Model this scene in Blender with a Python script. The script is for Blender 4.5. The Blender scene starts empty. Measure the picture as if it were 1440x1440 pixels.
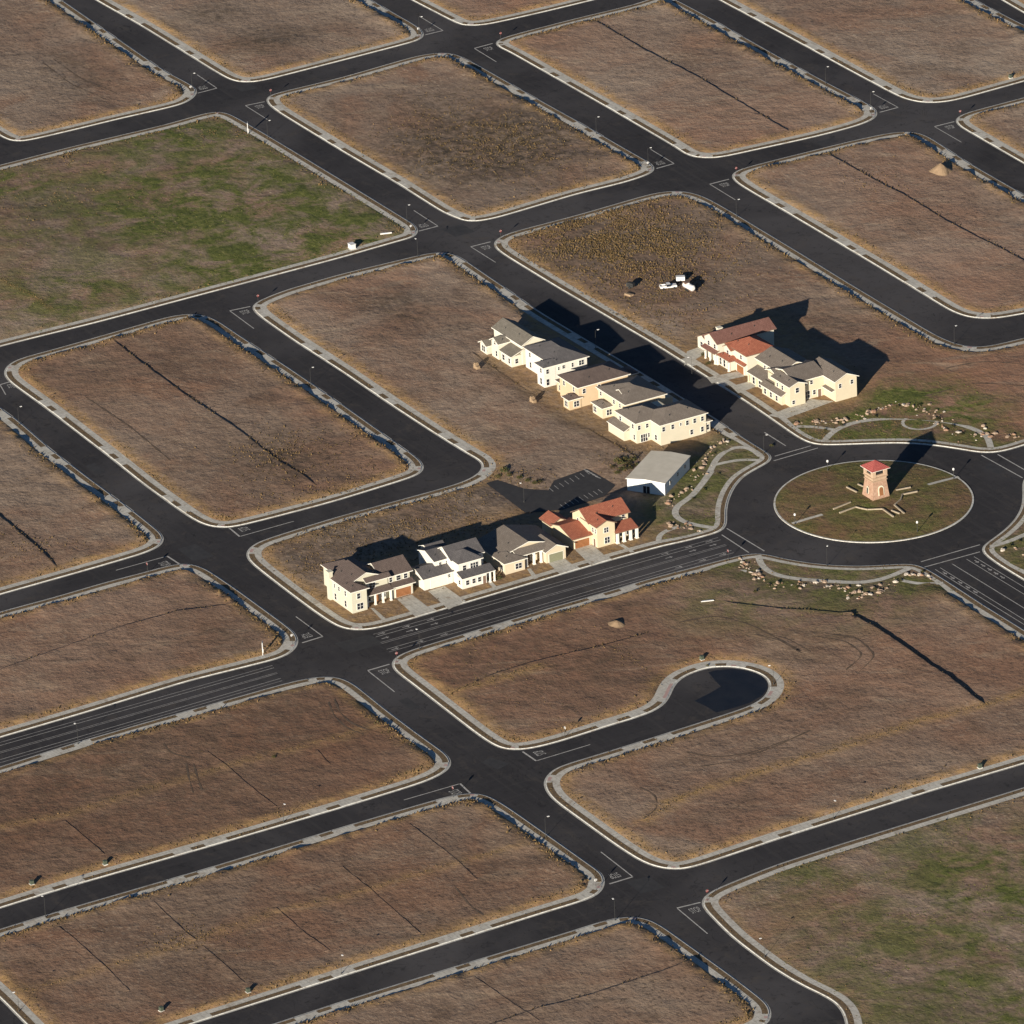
import bpy, math, random
import numpy as np
from mathutils import Vector, Matrix, noise as mnoise
from mathutils.geometry import delaunay_2d_cdt
random.seed(7); rng = np.random.default_rng(7)
sc = bpy.context.scene; C = sc.collection
# ------------------------------------------------------------------ camera model (photo 1440 x 1440)
F, PITCH, ROLL, HEAD, HC = 11112., 0.42433, -0.04452, 2.08172, 817.76
def _g(px, py, z=0.0):
    x, y = px-720., py-720.
    c, s = math.cos(ROLL), math.sin(ROLL)
    u, v = c*x+s*y, -s*x+c*y
    d = F*math.sin(PITCH)+v*math.cos(PITCH); fw = F*math.cos(PITCH)-v*math.sin(PITCH)
    return u/d*(HC-z), fw/d*(HC-z)
G0 = _g(1231, 706)
ch, sh = math.cos(HEAD), math.sin(HEAD)
def rotw(a, b): return (-(ch*a+sh*b), -(-sh*a+ch*b))       # camera-aligned ground vector -> world
def gp(px, py, z=0.0):
    """a point of the photograph, on the level z, as world metres (x runs down the side streets, y along the main road)"""
    a, b = _g(px, py, z); return np.array(rotw(a-G0[0], b-G0[1]))
def z3(l, s, ox, oy): return [(ox+x/s, oy+y/s) for x, y in l]

# ------------------------------------------------------------------ helpers
def link(o, parent=None):
    C.objects.link(o)
    if parent is not None: o.parent = parent
    return o
class MB:
    def __init__(s): s.v = []; s.f = []; s.m = []
    def add(s, vs, fs, m=0):
        b = len(s.v); s.v += [tuple(map(float, v)) for v in vs]; s.f += [tuple(b+i for i in f) for f in fs]; s.m += [m]*len(fs)
    def box(s, x0, x1, y0, y1, z0, z1, m=0, bottom=False):
        vs = [(x0,y0,z0),(x1,y0,z0),(x1,y1,z0),(x0,y1,z0),(x0,y0,z1),(x1,y0,z1),(x1,y1,z1),(x0,y1,z1)]
        fs = [(4,5,6,7),(0,1,5,4),(1,2,6,5),(2,3,7,6),(3,0,4,7)]
        if bottom: fs.append((3,2,1,0))
        s.add(vs, fs, m)
    def rot_box(s, p0, p1, w, z0, z1, m=0):
        p0, p1 = np.array(p0[:2]), np.array(p1[:2]); d = p1-p0; d = d/np.linalg.norm(d); n = np.array([-d[1], d[0]])*w/2
        q = [p0-n, p1-n, p1+n, p0+n]
        vs = [(a[0],a[1],z0) for a in q]+[(a[0],a[1],z1) for a in q]
        s.add(vs, [(4,5,6,7),(0,1,5,4),(1,2,6,5),(2,3,7,6),(3,0,4,7),(3,2,1,0)], m)
    def lathe(s, prof, n=12, c=(0,0,0), m=0, a0=0.0):
        vs = []; fs = []
        for r, z in prof:
            for k in range(n):
                a = a0+2*math.pi*k/n; vs.append((c[0]+r*math.cos(a), c[1]+r*math.sin(a), c[2]+z))
        for i in range(len(prof)-1):
            for k in range(n): fs.append((i*n+k, i*n+(k+1)%n, (i+1)*n+(k+1)%n, (i+1)*n+k))
        fs.append(tuple((len(prof)-1)*n+k for k in range(n))); fs.append(tuple(reversed(range(n))))
        s.add(vs, fs, m)
    def tube(s, a, b, r0, r1=None, n=8, m=0):
        r1 = r0 if r1 is None else r1
        a, b = Vector(a), Vector(b); d = (b-a).normalized(); u = d.orthogonal().normalized(); w = d.cross(u)
        vs = [tuple(p+(u*math.cos(2*math.pi*k/n)+w*math.sin(2*math.pi*k/n))*r) for p, r in ((a,r0),(b,r1)) for k in range(n)]
        fs = [(k,(k+1)%n,n+(k+1)%n,n+k) for k in range(n)]+[tuple(n+k for k in range(n)), tuple(reversed(range(n)))]
        s.add(vs, fs, m)
    def quad(s, pts, m=0): s.add(pts, [tuple(range(len(pts)))], m)
    def line(s, a, b, w, z, m=0):
        a, b = np.array(a), np.array(b); d = b-a; d = d/np.linalg.norm(d); n = np.array([-d[1], d[0]])*w/2
        s.quad([(*(a-n),z),(*(b-n),z),(*(b+n),z),(*(a+n),z)], m)
    def mesh(s, name, mats):
        me = bpy.data.meshes.new(name); me.from_pydata(s.v, [], s.f)
        for m in (mats if isinstance(mats, (list, tuple)) else [mats]): me.materials.append(m)
        me.polygons.foreach_set('material_index', s.m); me.update(); return me
    def build(s, name, mats, parent=None): return link(bpy.data.objects.new(name, s.mesh(name, mats)), parent)
def tag(o, label=None, cat=None, group=None, kind=None):
    if label: o['label'] = label
    if cat: o['category'] = cat
    if group: o['group'] = group
    if kind: o['kind'] = kind
    return o
def empty(name, loc, label, cat, group=None, rz=0.0):
    o = bpy.data.objects.new(name, None); o.empty_display_size = .5; C.objects.link(o)
    o.location = loc; o.rotation_euler = (0,0,rz); return tag(o, label, cat, group)
def dup(root, loc, rz, label, group=None, scale=None):
    r = root.copy(); C.objects.link(r); r.location = loc; r.rotation_euler = (0,0,rz); r['label'] = label
    if group: r['group'] = group
    if scale: r.scale = scale
    for chd in list(root.children):
        c = chd.copy(); C.objects.link(c); c.parent = r
        for g in chd.children:
            d = g.copy(); C.objects.link(d); d.parent = c
    return r

# ------------------------------------------------------------------ materials
def mat(name, build):
    m = bpy.data.materials.new(name); m.use_nodes = True
    nt = m.node_tree; b = nt.nodes['Principled BSDF']; b.inputs['Roughness'].default_value = .9
    b.inputs['Specular IOR Level'].default_value = .15
    build(N(nt), b); return m
class N:
    def __init__(s, nt): s.nt = nt
    def new(s, t, **k):
        n = s.nt.nodes.new(t)
        for a, v in k.items(): setattr(n, a, v)
        return n
    def l(s, a, b): s.nt.links.new(a, b)
    def pos(s): return s.new('ShaderNodeNewGeometry').outputs['Position']
    def obj(s): return s.new('ShaderNodeTexCoord').outputs['Object']
    def scaled(s, v, sx, sy, sz, rz=0.0):
        n = s.new('ShaderNodeMapping'); n.inputs['Scale'].default_value = (sx,sy,sz); n.inputs['Rotation'].default_value = (0,0,rz); s.l(v, n.inputs['Vector']); return n.outputs[0]
    def noise(s, v, scale, detail=4, rough=.55, dist=0.0):
        n = s.new('ShaderNodeTexNoise'); n.inputs['Scale'].default_value = scale; n.inputs['Detail'].default_value = detail
        n.inputs['Roughness'].default_value = rough; n.inputs['Distortion'].default_value = dist; s.l(v, n.inputs['Vector']); return n.outputs['Fac']
    def ramp(s, fac, stops):
        n = s.new('ShaderNodeValToRGB'); e = n.color_ramp.elements
        while len(e) < len(stops): e.new(.5)
        for el, (p, c) in zip(e, stops): el.position = p; el.color = (*c, 1) if len(c) == 3 else c
        s.l(fac, n.inputs['Fac']); return n.outputs['Color']
    def mix(s, fac, a, b, mode='MIX'):
        n = s.new('ShaderNodeMix', data_type='RGBA', blend_type=mode)
        for val, i in ((fac,0),(a,6),(b,7)):
            if hasattr(val, 'links'): s.l(val, n.inputs[i])
            else: n.inputs[i].default_value = val if i == 0 else (*val, 1)
        return n.outputs[2]
    def math(s, op, a, b=0.0, clamp=False):
        n = s.new('ShaderNodeMath', operation=op); n.use_clamp = clamp
        for val, i in ((a,0),(b,1)):
            if hasattr(val, 'links'): s.l(val, n.inputs[i])
            else: n.inputs[i].default_value = val
        return n.outputs[0]
    def attr(s, name):
        n = s.new('ShaderNodeAttribute', attribute_name=name); q = s.new('ShaderNodeSeparateColor'); s.l(n.outputs['Color'], q.inputs[0]); return q.outputs
    def bump(s, h, b, strength=.5, dist=.1):
        n = s.new('ShaderNodeBump'); n.inputs['Strength'].default_value = strength; n.inputs['Distance'].default_value = dist
        s.l(h, n.inputs['Height']); s.l(n.outputs[0], b.inputs['Normal'])
g3 = lambda f: (f, f, f)
def m_dirt(n, b):
    p = n.pos(); a = n.attr('mask'); green, ochre, dark = a[0], a[1], a[2]
    red = n.new('ShaderNodeAttribute', attribute_name='red').outputs['Fac']; tone = n.new('ShaderNodeAttribute', attribute_name='tone').outputs['Fac']
    q = n.scaled(p, 1, 1, 1, math.radians(-60))               # grader scrapes run one way over the lots
    base = n.ramp(n.noise(p, .018, 6, .62), [(.30,(.205,.142,.100)),(.5,(.285,.206,.148)),(.70,(.345,.265,.195))])
    base = n.mix(n.ramp(n.noise(p, .03, 5, .60, .8), [(.46,g3(0)),(.64,g3(.85))]), base, (.280,.165,.106))
    base = n.mix(n.math('MULTIPLY', red, n.ramp(n.noise(p, .06, 6, .66), [(.3,g3(.65)),(.6,g3(1))])), base, (.315,.165,.100))
    base = n.mix(n.ramp(n.noise(p, .06, 6, .60, .6), [(.52,g3(0)),(.68,g3(.65))]), base, (.175,.118,.080))
    base = n.mix(n.ramp(n.noise(n.scaled(q, .05, .16, 1), 1.0, 7, .70, .9), [(.56,g3(0)),(.70,g3(.45))]), base, (.150,.105,.073))
    base = n.mix(n.ramp(n.noise(n.scaled(q, .04, .13, 1, .5), 1.0, 7, .70, .9), [(.32,g3(.6)),(.45,g3(0))]), base, (.385,.290,.200))
    fine = n.noise(p, .75, 6, .68)
    base = n.mix(n.ramp(fine, [(.58,g3(0)),(.76,g3(.35))]), base, (.40,.305,.215))
    base = n.mix(n.ramp(fine, [(.27,g3(.7)),(.38,g3(0))]), base, (.105,.076,.054))
    calm = n.math('SUBTRACT', 1.0, n.math('MULTIPLY', red, .65), True)
    pm = n.noise(p, .028, 4, .6)                                # clods, scrapes and stones come in patches
    grain = n.noise(p, .95, 5, .66)
    base = n.mix(n.math('MULTIPLY', n.ramp(grain, [(.33,g3(1)),(.47,g3(0))]), n.math('MULTIPLY', calm, n.ramp(pm, [(.38,g3(.1)),(.60,g3(.9))]))), base, (.095,.070,.050))
    base = n.mix(n.math('MULTIPLY', n.ramp(grain, [(.54,g3(0)),(.68,g3(1))]), n.math('MULTIPLY', calm, n.ramp(pm, [(.36,g3(.8)),(.62,g3(.1))]))), base, (.44,.345,.25))
    scr = n.noise(n.scaled(q, .03, .55, 1), 1.0, 4, .6, .3)
    base = n.mix(n.math('MULTIPLY', n.ramp(scr, [(.60,g3(0)),(.68,g3(.7))]), n.ramp(n.noise(p, .04, 4, .6, 1.), [(.48,g3(0)),(.62,g3(1))])), base, (.135,.098,.070))
    base = n.mix(1.0, base, n.ramp(tone, [(0,(.62,.53,.46)),(.5,(1,1,1)),(1,(1.0,1.04,1.08))]), 'MULTIPLY')
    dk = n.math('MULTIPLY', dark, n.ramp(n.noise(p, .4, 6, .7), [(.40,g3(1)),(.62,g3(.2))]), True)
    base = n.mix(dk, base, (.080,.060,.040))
    och = n.math('MULTIPLY', ochre, n.ramp(n.noise(p, .45, 6, .72), [(.32,g3(0)),(.58,g3(.95))]))
    base = n.mix(och, base, (.36,.225,.095))
    gcol = n.ramp(n.noise(p, .6, 6, .75), [(.3,(.050,.060,.017)),(.50,(.108,.122,.030)),(.72,(.20,.185,.065))])
    gr = n.math('MULTIPLY', green, n.ramp(n.noise(p, .085, 7, .72, .4), [(.40,g3(.0)),(.58,g3(1.35))]), True)
    base = n.mix(gr, base, gcol)
    n.l(base, b.inputs['Base Color'])
    h = n.math('ADD', n.math('MULTIPLY', n.noise(p, .17, 6, .60), 2.1), n.math('MULTIPLY', grain, .75))
    n.bump(h, b, .62, .42)
def m_asphalt(n, b):
    p = n.pos()
    c = n.ramp(n.noise(p, .035, 6, .62), [(.3,(.029,.0270,.0276)),(.7,(.046,.0428,.0432))])
    c = n.mix(n.ramp(n.noise(p, .012, 4, .6, .6), [(.46,g3(0)),(.62,g3(.85))]), c, (.078,.0725,.0715))
    c = n.mix(n.ramp(n.noise(n.scaled(p, .02, .6, 1), 1.0, 5, .65), [(.5,g3(0)),(.68,g3(.55))]), c, (.060,.055,.052))
    c = n.mix(n.ramp(n.noise(n.scaled(p, .6, .02, 1), 1.0, 5, .65), [(.55,g3(0)),(.70,g3(.45))]), c, (.058,.053,.051))
    c = n.mix(n.ramp(n.noise(p, .16, 7, .75, .4), [(.54,g3(0)),(.72,g3(.75))]), c, (.080,.068,.057))
    c = n.mix(n.ramp(n.noise(p, .3, 6, .72), [(.30,g3(.7)),(.44,g3(0))]), c, (.020,.0185,.019))
    c = n.mix(n.ramp(n.noise(n.scaled(p, .10, .10, 1), 1.0, 3, .5, 1.8), [(.494,g3(0)),(.5,g3(.75)),(.506,g3(0))]), c, (.016,.015,.015))
    n.l(c, b.inputs['Base Color']); b.inputs['Roughness'].default_value = .85
    n.bump(n.noise(p, 2.0, 6, .7), b, .3, .03)
def m_concrete(c0, c1, joint=True):
    def f(n, b):
        p = n.pos()
        c = n.ramp(n.noise(p, .25, 6, .65), [(.3,c0),(.7,c1)])
        c = n.mix(n.ramp(n.noise(p, 1.4, 6, .7), [(.36,g3(.55)),(.52,g3(0))]), c, tuple(v*.62 for v in c0))
        if joint:
            br = n.new('ShaderNodeTexBrick'); br.offset = 0; br.inputs['Scale'].default_value = 1; br.inputs['Brick Width'].default_value = 1.6
            br.inputs['Row Height'].default_value = 1.6; br.inputs['Mortar Size'].default_value = .05
            n.l(p, br.inputs['Vector']); c = n.mix(n.math('MULTIPLY', br.outputs['Fac'], .4), c, (.14,.13,.12))
        c = n.mix(n.ramp(n.noise(p, .33, 6, .72, .3), [(.54,g3(0)),(.70,g3(.75))]), c, (.27,.205,.14))       # soil washed over the edge
        n.l(c, b.inputs['Base Color']); n.bump(n.noise(p, 2.5, 5, .7), b, .15, .02)
    return f
def m_noise(c0, c1, scale=.6, bump=.3, dist=.05, rough=.9, detail=5):
    def f(n, b):
        o = n.obj(); t = n.noise(o, scale, detail, .65)
        n.l(n.ramp(t, [(.3,c0),(.7,c1)]), b.inputs['Base Color']); b.inputs['Roughness'].default_value = rough
        if bump: n.bump(n.noise(o, scale*5, 4, .6), b, bump, dist)
    return f
def m_roof(c0, c1, tile=False):
    def f(n, b):
        o = n.obj()
        br = n.new('ShaderNodeTexBrick'); br.inputs['Scale'].default_value = 1; br.inputs['Brick Width'].default_value = .9 if not tile else .45
        br.inputs['Row Height'].default_value = .42; br.inputs['Mortar Size'].default_value = .03; br.inputs['Bias'].default_value = 0
        br.inputs['Color1'].default_value = (*c0,1); br.inputs['Color2'].default_value = (*c1,1); br.inputs['Mortar'].default_value = (*[v*.6 for v in c0],1)
        n.l(n.scaled(o, 1, 1, 1.0), br.inputs['Vector'])
        c = n.mix(n.ramp(n.noise(o, .8, 6, .7), [(.3,g3(.6)),(.65,g3(0))]), br.outputs['Color'], tuple(v*.72 for v in c0))
        c = n.mix(n.ramp(n.noise(o, 2.2, 4, .7), [(.58,g3(0)),(.75,g3(.5))]), c, tuple(min(1,v*1.35) for v in c1))
        n.l(c, b.inputs['Base Color']); n.bump(n.math('ADD', br.outputs['Fac'], n.noise(o, 6, 3)), b, .35, .05)
    return f
def m_island(stops, scale=0):
    def f(n, b):
        r = n.new('ShaderNodeNewGeometry').outputs['Random Per Island']
        n.l(n.ramp(r, stops), b.inputs['Base Color']); b.inputs['Roughness'].default_value = 1
    return f
def m_plain(c, rough=.6, metal=0.0, spec=.3):
    def f(n, b):
        o = n.obj(); t = n.noise(o, 3.0, 4, .6)
        n.l(n.ramp(t, [(.3,tuple(v*.9 for v in c)),(.7,tuple(min(1,v*1.06) for v in c))]), b.inputs['Base Color'])
        b.inputs['Roughness'].default_value = rough; b.inputs['Metallic'].default_value = metal; b.inputs['Specular IOR Level'].default_value = spec
    return f
M = {}
M['dirt'] = mat('dirt', m_dirt)
M['asphalt'] = mat('asphalt', m_asphalt)
M['seal'] = mat('fresh_seal', m_noise((.008,.009,.012),(.018,.018,.020), .25, .1, .02, .5))
M['oldpatch'] = mat('asphalt_patch', m_noise((.038,.037,.038),(.055,.053,.052), .5, .1, .02, .8))
M['concrete'] = mat('concrete', m_concrete((.46,.435,.37),(.60,.57,.495)))
M['kerb'] = mat('kerb_concrete', m_concrete((.52,.51,.46),(.66,.645,.58)))
M['gutter'] = mat('gutter_concrete', m_concrete((.34,.33,.30),(.52,.51,.46), False))
M['verge'] = mat('verge_soil', m_noise((.10,.07,.042),(.20,.14,.078), .9, .6, .1))
M['paint'] = mat('road_paint', m_noise((.27,.26,.24),(.52,.50,.46), 1.1, 0))
M['paint2'] = mat('worn_paint', m_noise((.20,.19,.18),(.44,.42,.39), .9, 0))
M['ramp'] = mat('tactile_ramp', m_noise((.38,.25,.22),(.48,.34,.30), 1.2, 0))
M['grass'] = mat('dry_blades', m_island([(0,(.27,.175,.08)),(.3,(.19,.125,.057)),(.6,(.125,.085,.04)),(.85,(.10,.075,.04)),(1,(.075,.072,.03))]))
M['weed'] = mat('weed_blades', m_island([(0,(.21,.14,.062)),(.4,(.145,.098,.045)),(.75,(.085,.062,.031)),(1,(.05,.047,.022))]))
M['green'] = mat('grass_blades', m_island([(0,(.06,.075,.02)),(.5,(.10,.11,.03)),(.8,(.14,.13,.045)),(1,(.19,.155,.065))]))
M['leaf'] = mat('shrub_leaf', m_island([(0,(.035,.045,.018)),(.5,(.06,.065,.025)),(.8,(.10,.075,.035)),(1,(.15,.09,.04))]))
M['rock'] = mat('boulder_stone', m_noise((.20,.135,.09),(.43,.33,.245), 1.2, .5, .1))
M['rock2'] = mat('boulder_stone_red', m_noise((.20,.11,.07),(.36,.235,.16), 1.2, .5, .1))
M['rock3'] = mat('boulder_stone_pale', m_noise((.34,.29,.235),(.56,.50,.42), 1.2, .5, .1))
M['glass'] = mat('window_glass', m_plain((.018,.022,.03), .12, 0, .5))
M['frame'] = mat('window_frame', m_plain((.70,.68,.62), .6))
M['trim'] = mat('trim_white', m_plain((.72,.69,.60), .7))
M['trimdark'] = mat('trim_brown', m_plain((.17,.11,.08), .8))
M['doorbrown'] = mat('door_brown', m_noise((.20,.085,.035),(.28,.125,.055), 1.0, .2))
M['doorwhite'] = mat('door_white', m_plain((.70,.66,.54), .6))
M['doorgreen'] = mat('door_olive', m_plain((.20,.20,.13), .6))
M['steel'] = mat('galvanised_steel', m_plain((.055,.055,.052), .6, .3))
M['white'] = mat('white_paint', m_plain((.66,.65,.62), .5))
M['red'] = mat('red_paint', m_plain((.18,.02,.02), .5))
M['black'] = mat('black_rubber_and_shade', m_plain((.02,.02,.02), .8))
M['tan'] = mat('tan_block', m_noise((.24,.17,.105),(.36,.26,.165), 1.5, .4))
M['boxgreen'] = mat('green_metal', m_plain((.07,.085,.06), .6))
M['lumber'] = mat('lumber', m_noise((.22,.15,.08),(.34,.24,.14), 1.5, .3))
M['furrow'] = mat('furrow_soil', m_noise((.085,.062,.043),(.17,.122,.086), .6, .5, .1))
M['pile'] = mat('pile_soil', m_noise((.22,.15,.09),(.30,.21,.13), .8, .5, .15))
M['wallcap'] = mat('low_wall_stone', m_noise((.27,.22,.155),(.38,.32,.235), 1.5, .3))
M['belv'] = mat('tower_plaster', m_noise((.37,.255,.17),(.48,.36,.25), 1.2, .3))
M['plaster'] = mat('cream_plaster', m_plain((.62,.56,.42), .9))
M['towerstone'] = mat('tower_stone', m_noise((.28,.16,.105),(.46,.31,.22), 1.6, .6, .1))
M['towerroof'] = mat('tower_roof', m_roof((.36,.085,.075),(.44,.125,.105), True))
M['shedwall'] = mat('shed_wall', m_plain((.62,.63,.60), .7))
M['shedroof'] = mat('shed_roof', m_noise((.54,.49,.39),(.64,.585,.475), .35, .1))
def wallm(name, c): M[name] = mat(name, m_noise(tuple(v*.93 for v in c), c, .5, .12, .02))
wallm('wall_cream', (.57,.52,.395)); wallm('wall_white', (.63,.60,.53)); wallm('wall_tan', (.54,.42,.275)); wallm('wall_yellow', (.56,.495,.36))
wallm('wall_greencream', (.53,.505,.395)); wallm('wall_ivory', (.60,.56,.455)); wallm('wall_peach', (.58,.49,.33)); wallm('wall_sand', (.56,.48,.345))
for nme, a, b_ in (('roof_brown',(.125,.095,.082),(.16,.122,.104)),('roof_slate',(.105,.098,.098),(.14,.13,.128)),('roof_tan',(.185,.155,.128),(.23,.195,.162)),
                   ('roof_grey',(.165,.148,.12),(.215,.192,.158)),('roof_maroon',(.19,.095,.075),(.24,.125,.10))): M[nme] = mat(nme, m_roof(a, b_))
M['roof_red'] = mat('roof_red', m_roof((.31,.105,.065),(.40,.15,.09), True))

# ------------------------------------------------------------------ kerb lines of every block, read off the photograph
B = {}
B[1] = [(88,0),(233,100),(270,119),(278,126),(277,134),(260,147),(167,168),(110,182),(33,200),(14,199),(0,192),(-120,118),(-60,-100)]
B[2] = [(138,3),(200,38),(305,103),(325,114),(343,117),(367,115),(480,86),(580,60),(594,55),(598,48),(590,38),(523,0),(440,-45),(60,-45)]
B[3] = [(577,0),(637,31),(648,36),(664,37),(687,35),(767,17),(837,0),(940,-26),(860,-80),(480,-55)]
B[4] = [(337,167),(377,190),(483,254),(573,309),(587,318),(589,327),(583,334),(567,338),(480,363),(333,402),(133,455),(27,481),(-150,527),(-150,268),(0,232),(97,207),(233,175),(285,160),(305,156),(322,159)]
B[5] = [(373,140),(377,134),(400,128),(480,109),(580,80),(605,75),(625,73.5),(643,76),(667,88),(757,139),(813,170),(880,209),(914,228),(921,234),(921,241),(910,247),(880,257),(813,273),(713,303),(690,309),(665,313),(650,311),(623,300),(557,258),(480,213),(390,158),(377,148)]
B[6] = [(713,72),(780,110),(847,148),(940,202),(957,213),(968,220),(985,223),(1010,223),(1060,212),(1147,193),(1205,178),(1230,168),(1235,161),(1233,154),(1222,146),(1173,121),(1093,78),(1003,27),(945,-4),(925,-6),(897,5),(813,25),(735,45),(700,55),(695,61),(699,66)]
B[7] = [(1010,0),(1120,59),(1193,99),(1262,136),(1280,142),(1300,145.5),(1320,145),(1343,142),(1440,115),(1560,83),(1440,35),(1373,0),(1260,-60),(900,-60)]
B[8] = [(1440,-30),(1390,-10),(1450,25),(1520,60),(1620,30),(1560,-30)]
B[9] = [(1050,267),(1110,302),(1233,375),(1310,422),(1336,438),(1360,447),(1393,450),(1440,442),(1560,418),(1560,338),(1440,273),(1360,227),(1310,194),(1295,187),(1280,184.5),(1253,186),(1193,199),(1093,224),(1050,235),(1032,241),(1027,248),(1033,256)]
B[10] = [(1347,177),(1360,185),(1440,231),(1560,300),(1560,105),(1440,137),(1360,158),(1346,164),(1342,170)]
B[11] = [(713,362),(780,403),(850,444),(930,491),(985,526),(1043,562),(1087,592),(1118,614),(1135,623),(1150,627),(1193,626),(1243,624),(1280,624),(1313,627),(1353,633),(1380,638),(1407,637),(1440,627),(1560,590),(1560,448),(1440,475),(1390,487),(1365,488),(1340,482),(1313,469),(1260,437),(1193,397),(1120,352),(1070,322),(1027,296),(995,278),(975,271),(955,268),(935,269),(913,273),(813,302),(713,328),(696,337),(693,344),(697,351)]
B[12] = [(353,434),(356,427),(370,420),(400,408),(480,385),(547,369),(597,357),(613,354.5),(630,354.5),(648,361),(680,383),(730,417),(757,437),(846,490),(905,525),(960,559),(1017,595),(1047,616),(1080,636),(1087,642),(1085,649),(1060,662),(1045,671),(1034,684),(1026,700),(1022,717),(1023,735),(1020,744),(1010,750),(960,763),(934,768),(850,791),(755,819),(660,847),(586,869),(540,882),(523,885.5),(505,887.5),(487,886),(470,880),(440,860),(400,830),(360,799),(347,787),(345,777),(352,768),(367,760),(440,737),(480,725),(550,706),(613,689),(650,678),(668,669),(677,661),(678,653),(672,647),(655,638),(613,612),(547,569),(480,523),(413,480),(362,444)]
B[13] = [(10,536),(4,525),(8,515),(23,505),(83,489),(167,465),(233,446),(260,441),(280,441.5),(303,448),(347,478),(410,519),(480,567),(563,626),(590,645),(598,656),(594,665),(580,672),(480,703),(440,714),(367,733),(325,743),(305,743),(283,738),(258,723),(200,681),(150,641),(63,574)]
B[14] = [(0,572),(25,590),(73,632),(127,673),(188,718),(222,745),(231,754),(231,763),(222,771),(200,780),(110,806),(0,837),(-150,880),(-150,460)]
B[15] = [(0,860),(75,840),(150,818),(205,804),(233,796),(250,792.5),(268,792),(290,799),(337,831),(400,877),(415,889),(421,899),(418,911),(405,922),(385,929),(263,959),(120,1003),(0,1038),(-150,1083),(-150,905)]
B[16] = [(0,1078),(100,1046),(200,1017),(333,980),(400,961),(435,953),(460,950.5),(477,952),(497,960),(550,1003),(600,1040),(623,1056),(634,1066),(636,1076),(628,1086),(600,1100),(480,1137),(300,1190),(100,1247),(0,1278),(-150,1326),(-150,1120)]
B[17] = [(0,1306),(100,1276),(300,1218),(480,1163),(600,1128),(640,1117),(665,1114.5),(685,1117),(713,1133),(780,1180),(835,1219),(849,1229),(852,1241),(847,1254),(833,1264),(770,1283),(640,1324),(513,1364),(273,1440),(110,1492),(80,1485),(27,1433),(0,1405),(-60,1352),(-60,1326)]
B[18] = [(273,1474),(383,1440),(480,1408),(613,1367),(813,1306),(850,1294),(875,1289),(900,1288.5),(925,1297),(960,1322),(1027,1370),(1073,1405),(1084,1416),(1086,1430),(1080,1441),(1060,1450),(900,1506),(640,1590),(300,1560)]
B[19] = [(987,1277),(985,1267),(992,1258),(1010,1248),(1093,1215),(1200,1181),(1440,1107),(1600,1056),(1640,1500),(1200,1560),(1190,1450),(1187,1430),(1178,1414),(1160,1402),(1127,1387),(1085,1362),(1027,1318)]
B[20] = [(553,943),(549,934),(553,926),(563,920),(583,912),(640,895),(765,857),(860,830),(908,815),(977,797),(1043,780),(1060,777.5),(1077,778.5),(1110,787),(1160,794),(1210,796),(1260,793),(1282,792),(1298,796),(1317,807),(1350,828),(1383,850),(1440,885),(1560,963),(1560,1036),(1440,1075),(1310,1113),(1103,1178),(990,1216),(960,1224),(937,1223.5),(907,1216),(870,1193),(780,1128),(768,1115),(763,1102),(767,1092),(780,1079),(840,1061),(905,1041),(1030,1001),(1055,992),(1072,983),(1080,972),(1082,962),(1077,953),(1062,945),(1042,940),(1020,938),(998,939),(975,946),(958,954),(948,965),(943,979),(936,990),(923,999),(905,1007),(855,1022),(780,1046),(745,1054),(725,1056),(707,1054.5),(690,1047),(667,1031),(577,961)]
B[21] = [(1437,712),(1427,731),(1408,749),(1383,766),(1379,772),(1382,779),(1400,793),(1440,817),(1560,890),(1620,800),(1560,628),(1460,660),(1443,668),(1437,678),(1438,695)]
# lots that carry driveway aprons on their main-road sides too
AAPRON = {1,2,3,5,6,7,9,10,11,12,13,14}; BAPRON = {16, 17, 18, 20}; NOAPRON = {4, 19, 11, 21}
PADH = {4:.3, 19:.3, 12:.85, 11:.85, 21:.5}
TONE = {1:.55, 2:.6, 3:.6, 5:.5, 6:.58, 7:.62, 9:.6, 10:.6, 11:.45, 12:.5, 13:.36, 14:.38, 15:.4, 16:.22, 17:.26, 18:.32, 19:.45, 20:.36, 4:.5, 21:.4}
# driveways and walks of the model homes (photo pixels, on the ground)
DRIVES = [[(558,843),(579,837),(607,858),(584,868)],[(602,832),(625,825),(655,846),(631,858)],[(770.6,792),(793.5,785.6),(811,799.5),(787,808)],
          [(806.7,772),(833,766.5),(856,787),(831,796)],
          [(966,495),(988,487),(996,496),(962,515)],[(994,532),(1043,522),(1047,530),(1001,540)],[(1028,544),(1066,534),(1073,541),(1038,554)],[(1080,585),(1140,562),(1173,565),(1104,590)]]
WALKS = [[(521,856),(526,856),(546,874),(540,876)],[(683,817),(688,815.5),(702,829),(697,831)],[(741,801),(746,800),(757,813.5),(751,815.5)],[(870,767),(876,766),(892,776.5),(887,778)]]
LOT = [gp(*q) for q in [(683,680),(700,675.5),(736,688),(771,690.5),(779,676.5),(826,659.6),(866,683),(850,699),(792,717.6),(739,722)]]
YARDS = [[(462,848),(497,800),(640,745),(760,705),(905,715),(935,745),(900,782),(740,822),(545,880),(500,880)],
         [(690,505),(760,455),(800,450),(1000,590),(985,625),(930,640),(800,590)],
         [(960,490),(985,462),(1090,440),(1215,545),(1200,565),(1110,588),(1075,575)]]
YARDS = [[gp(*q) for q in y] for y in YARDS]
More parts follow.
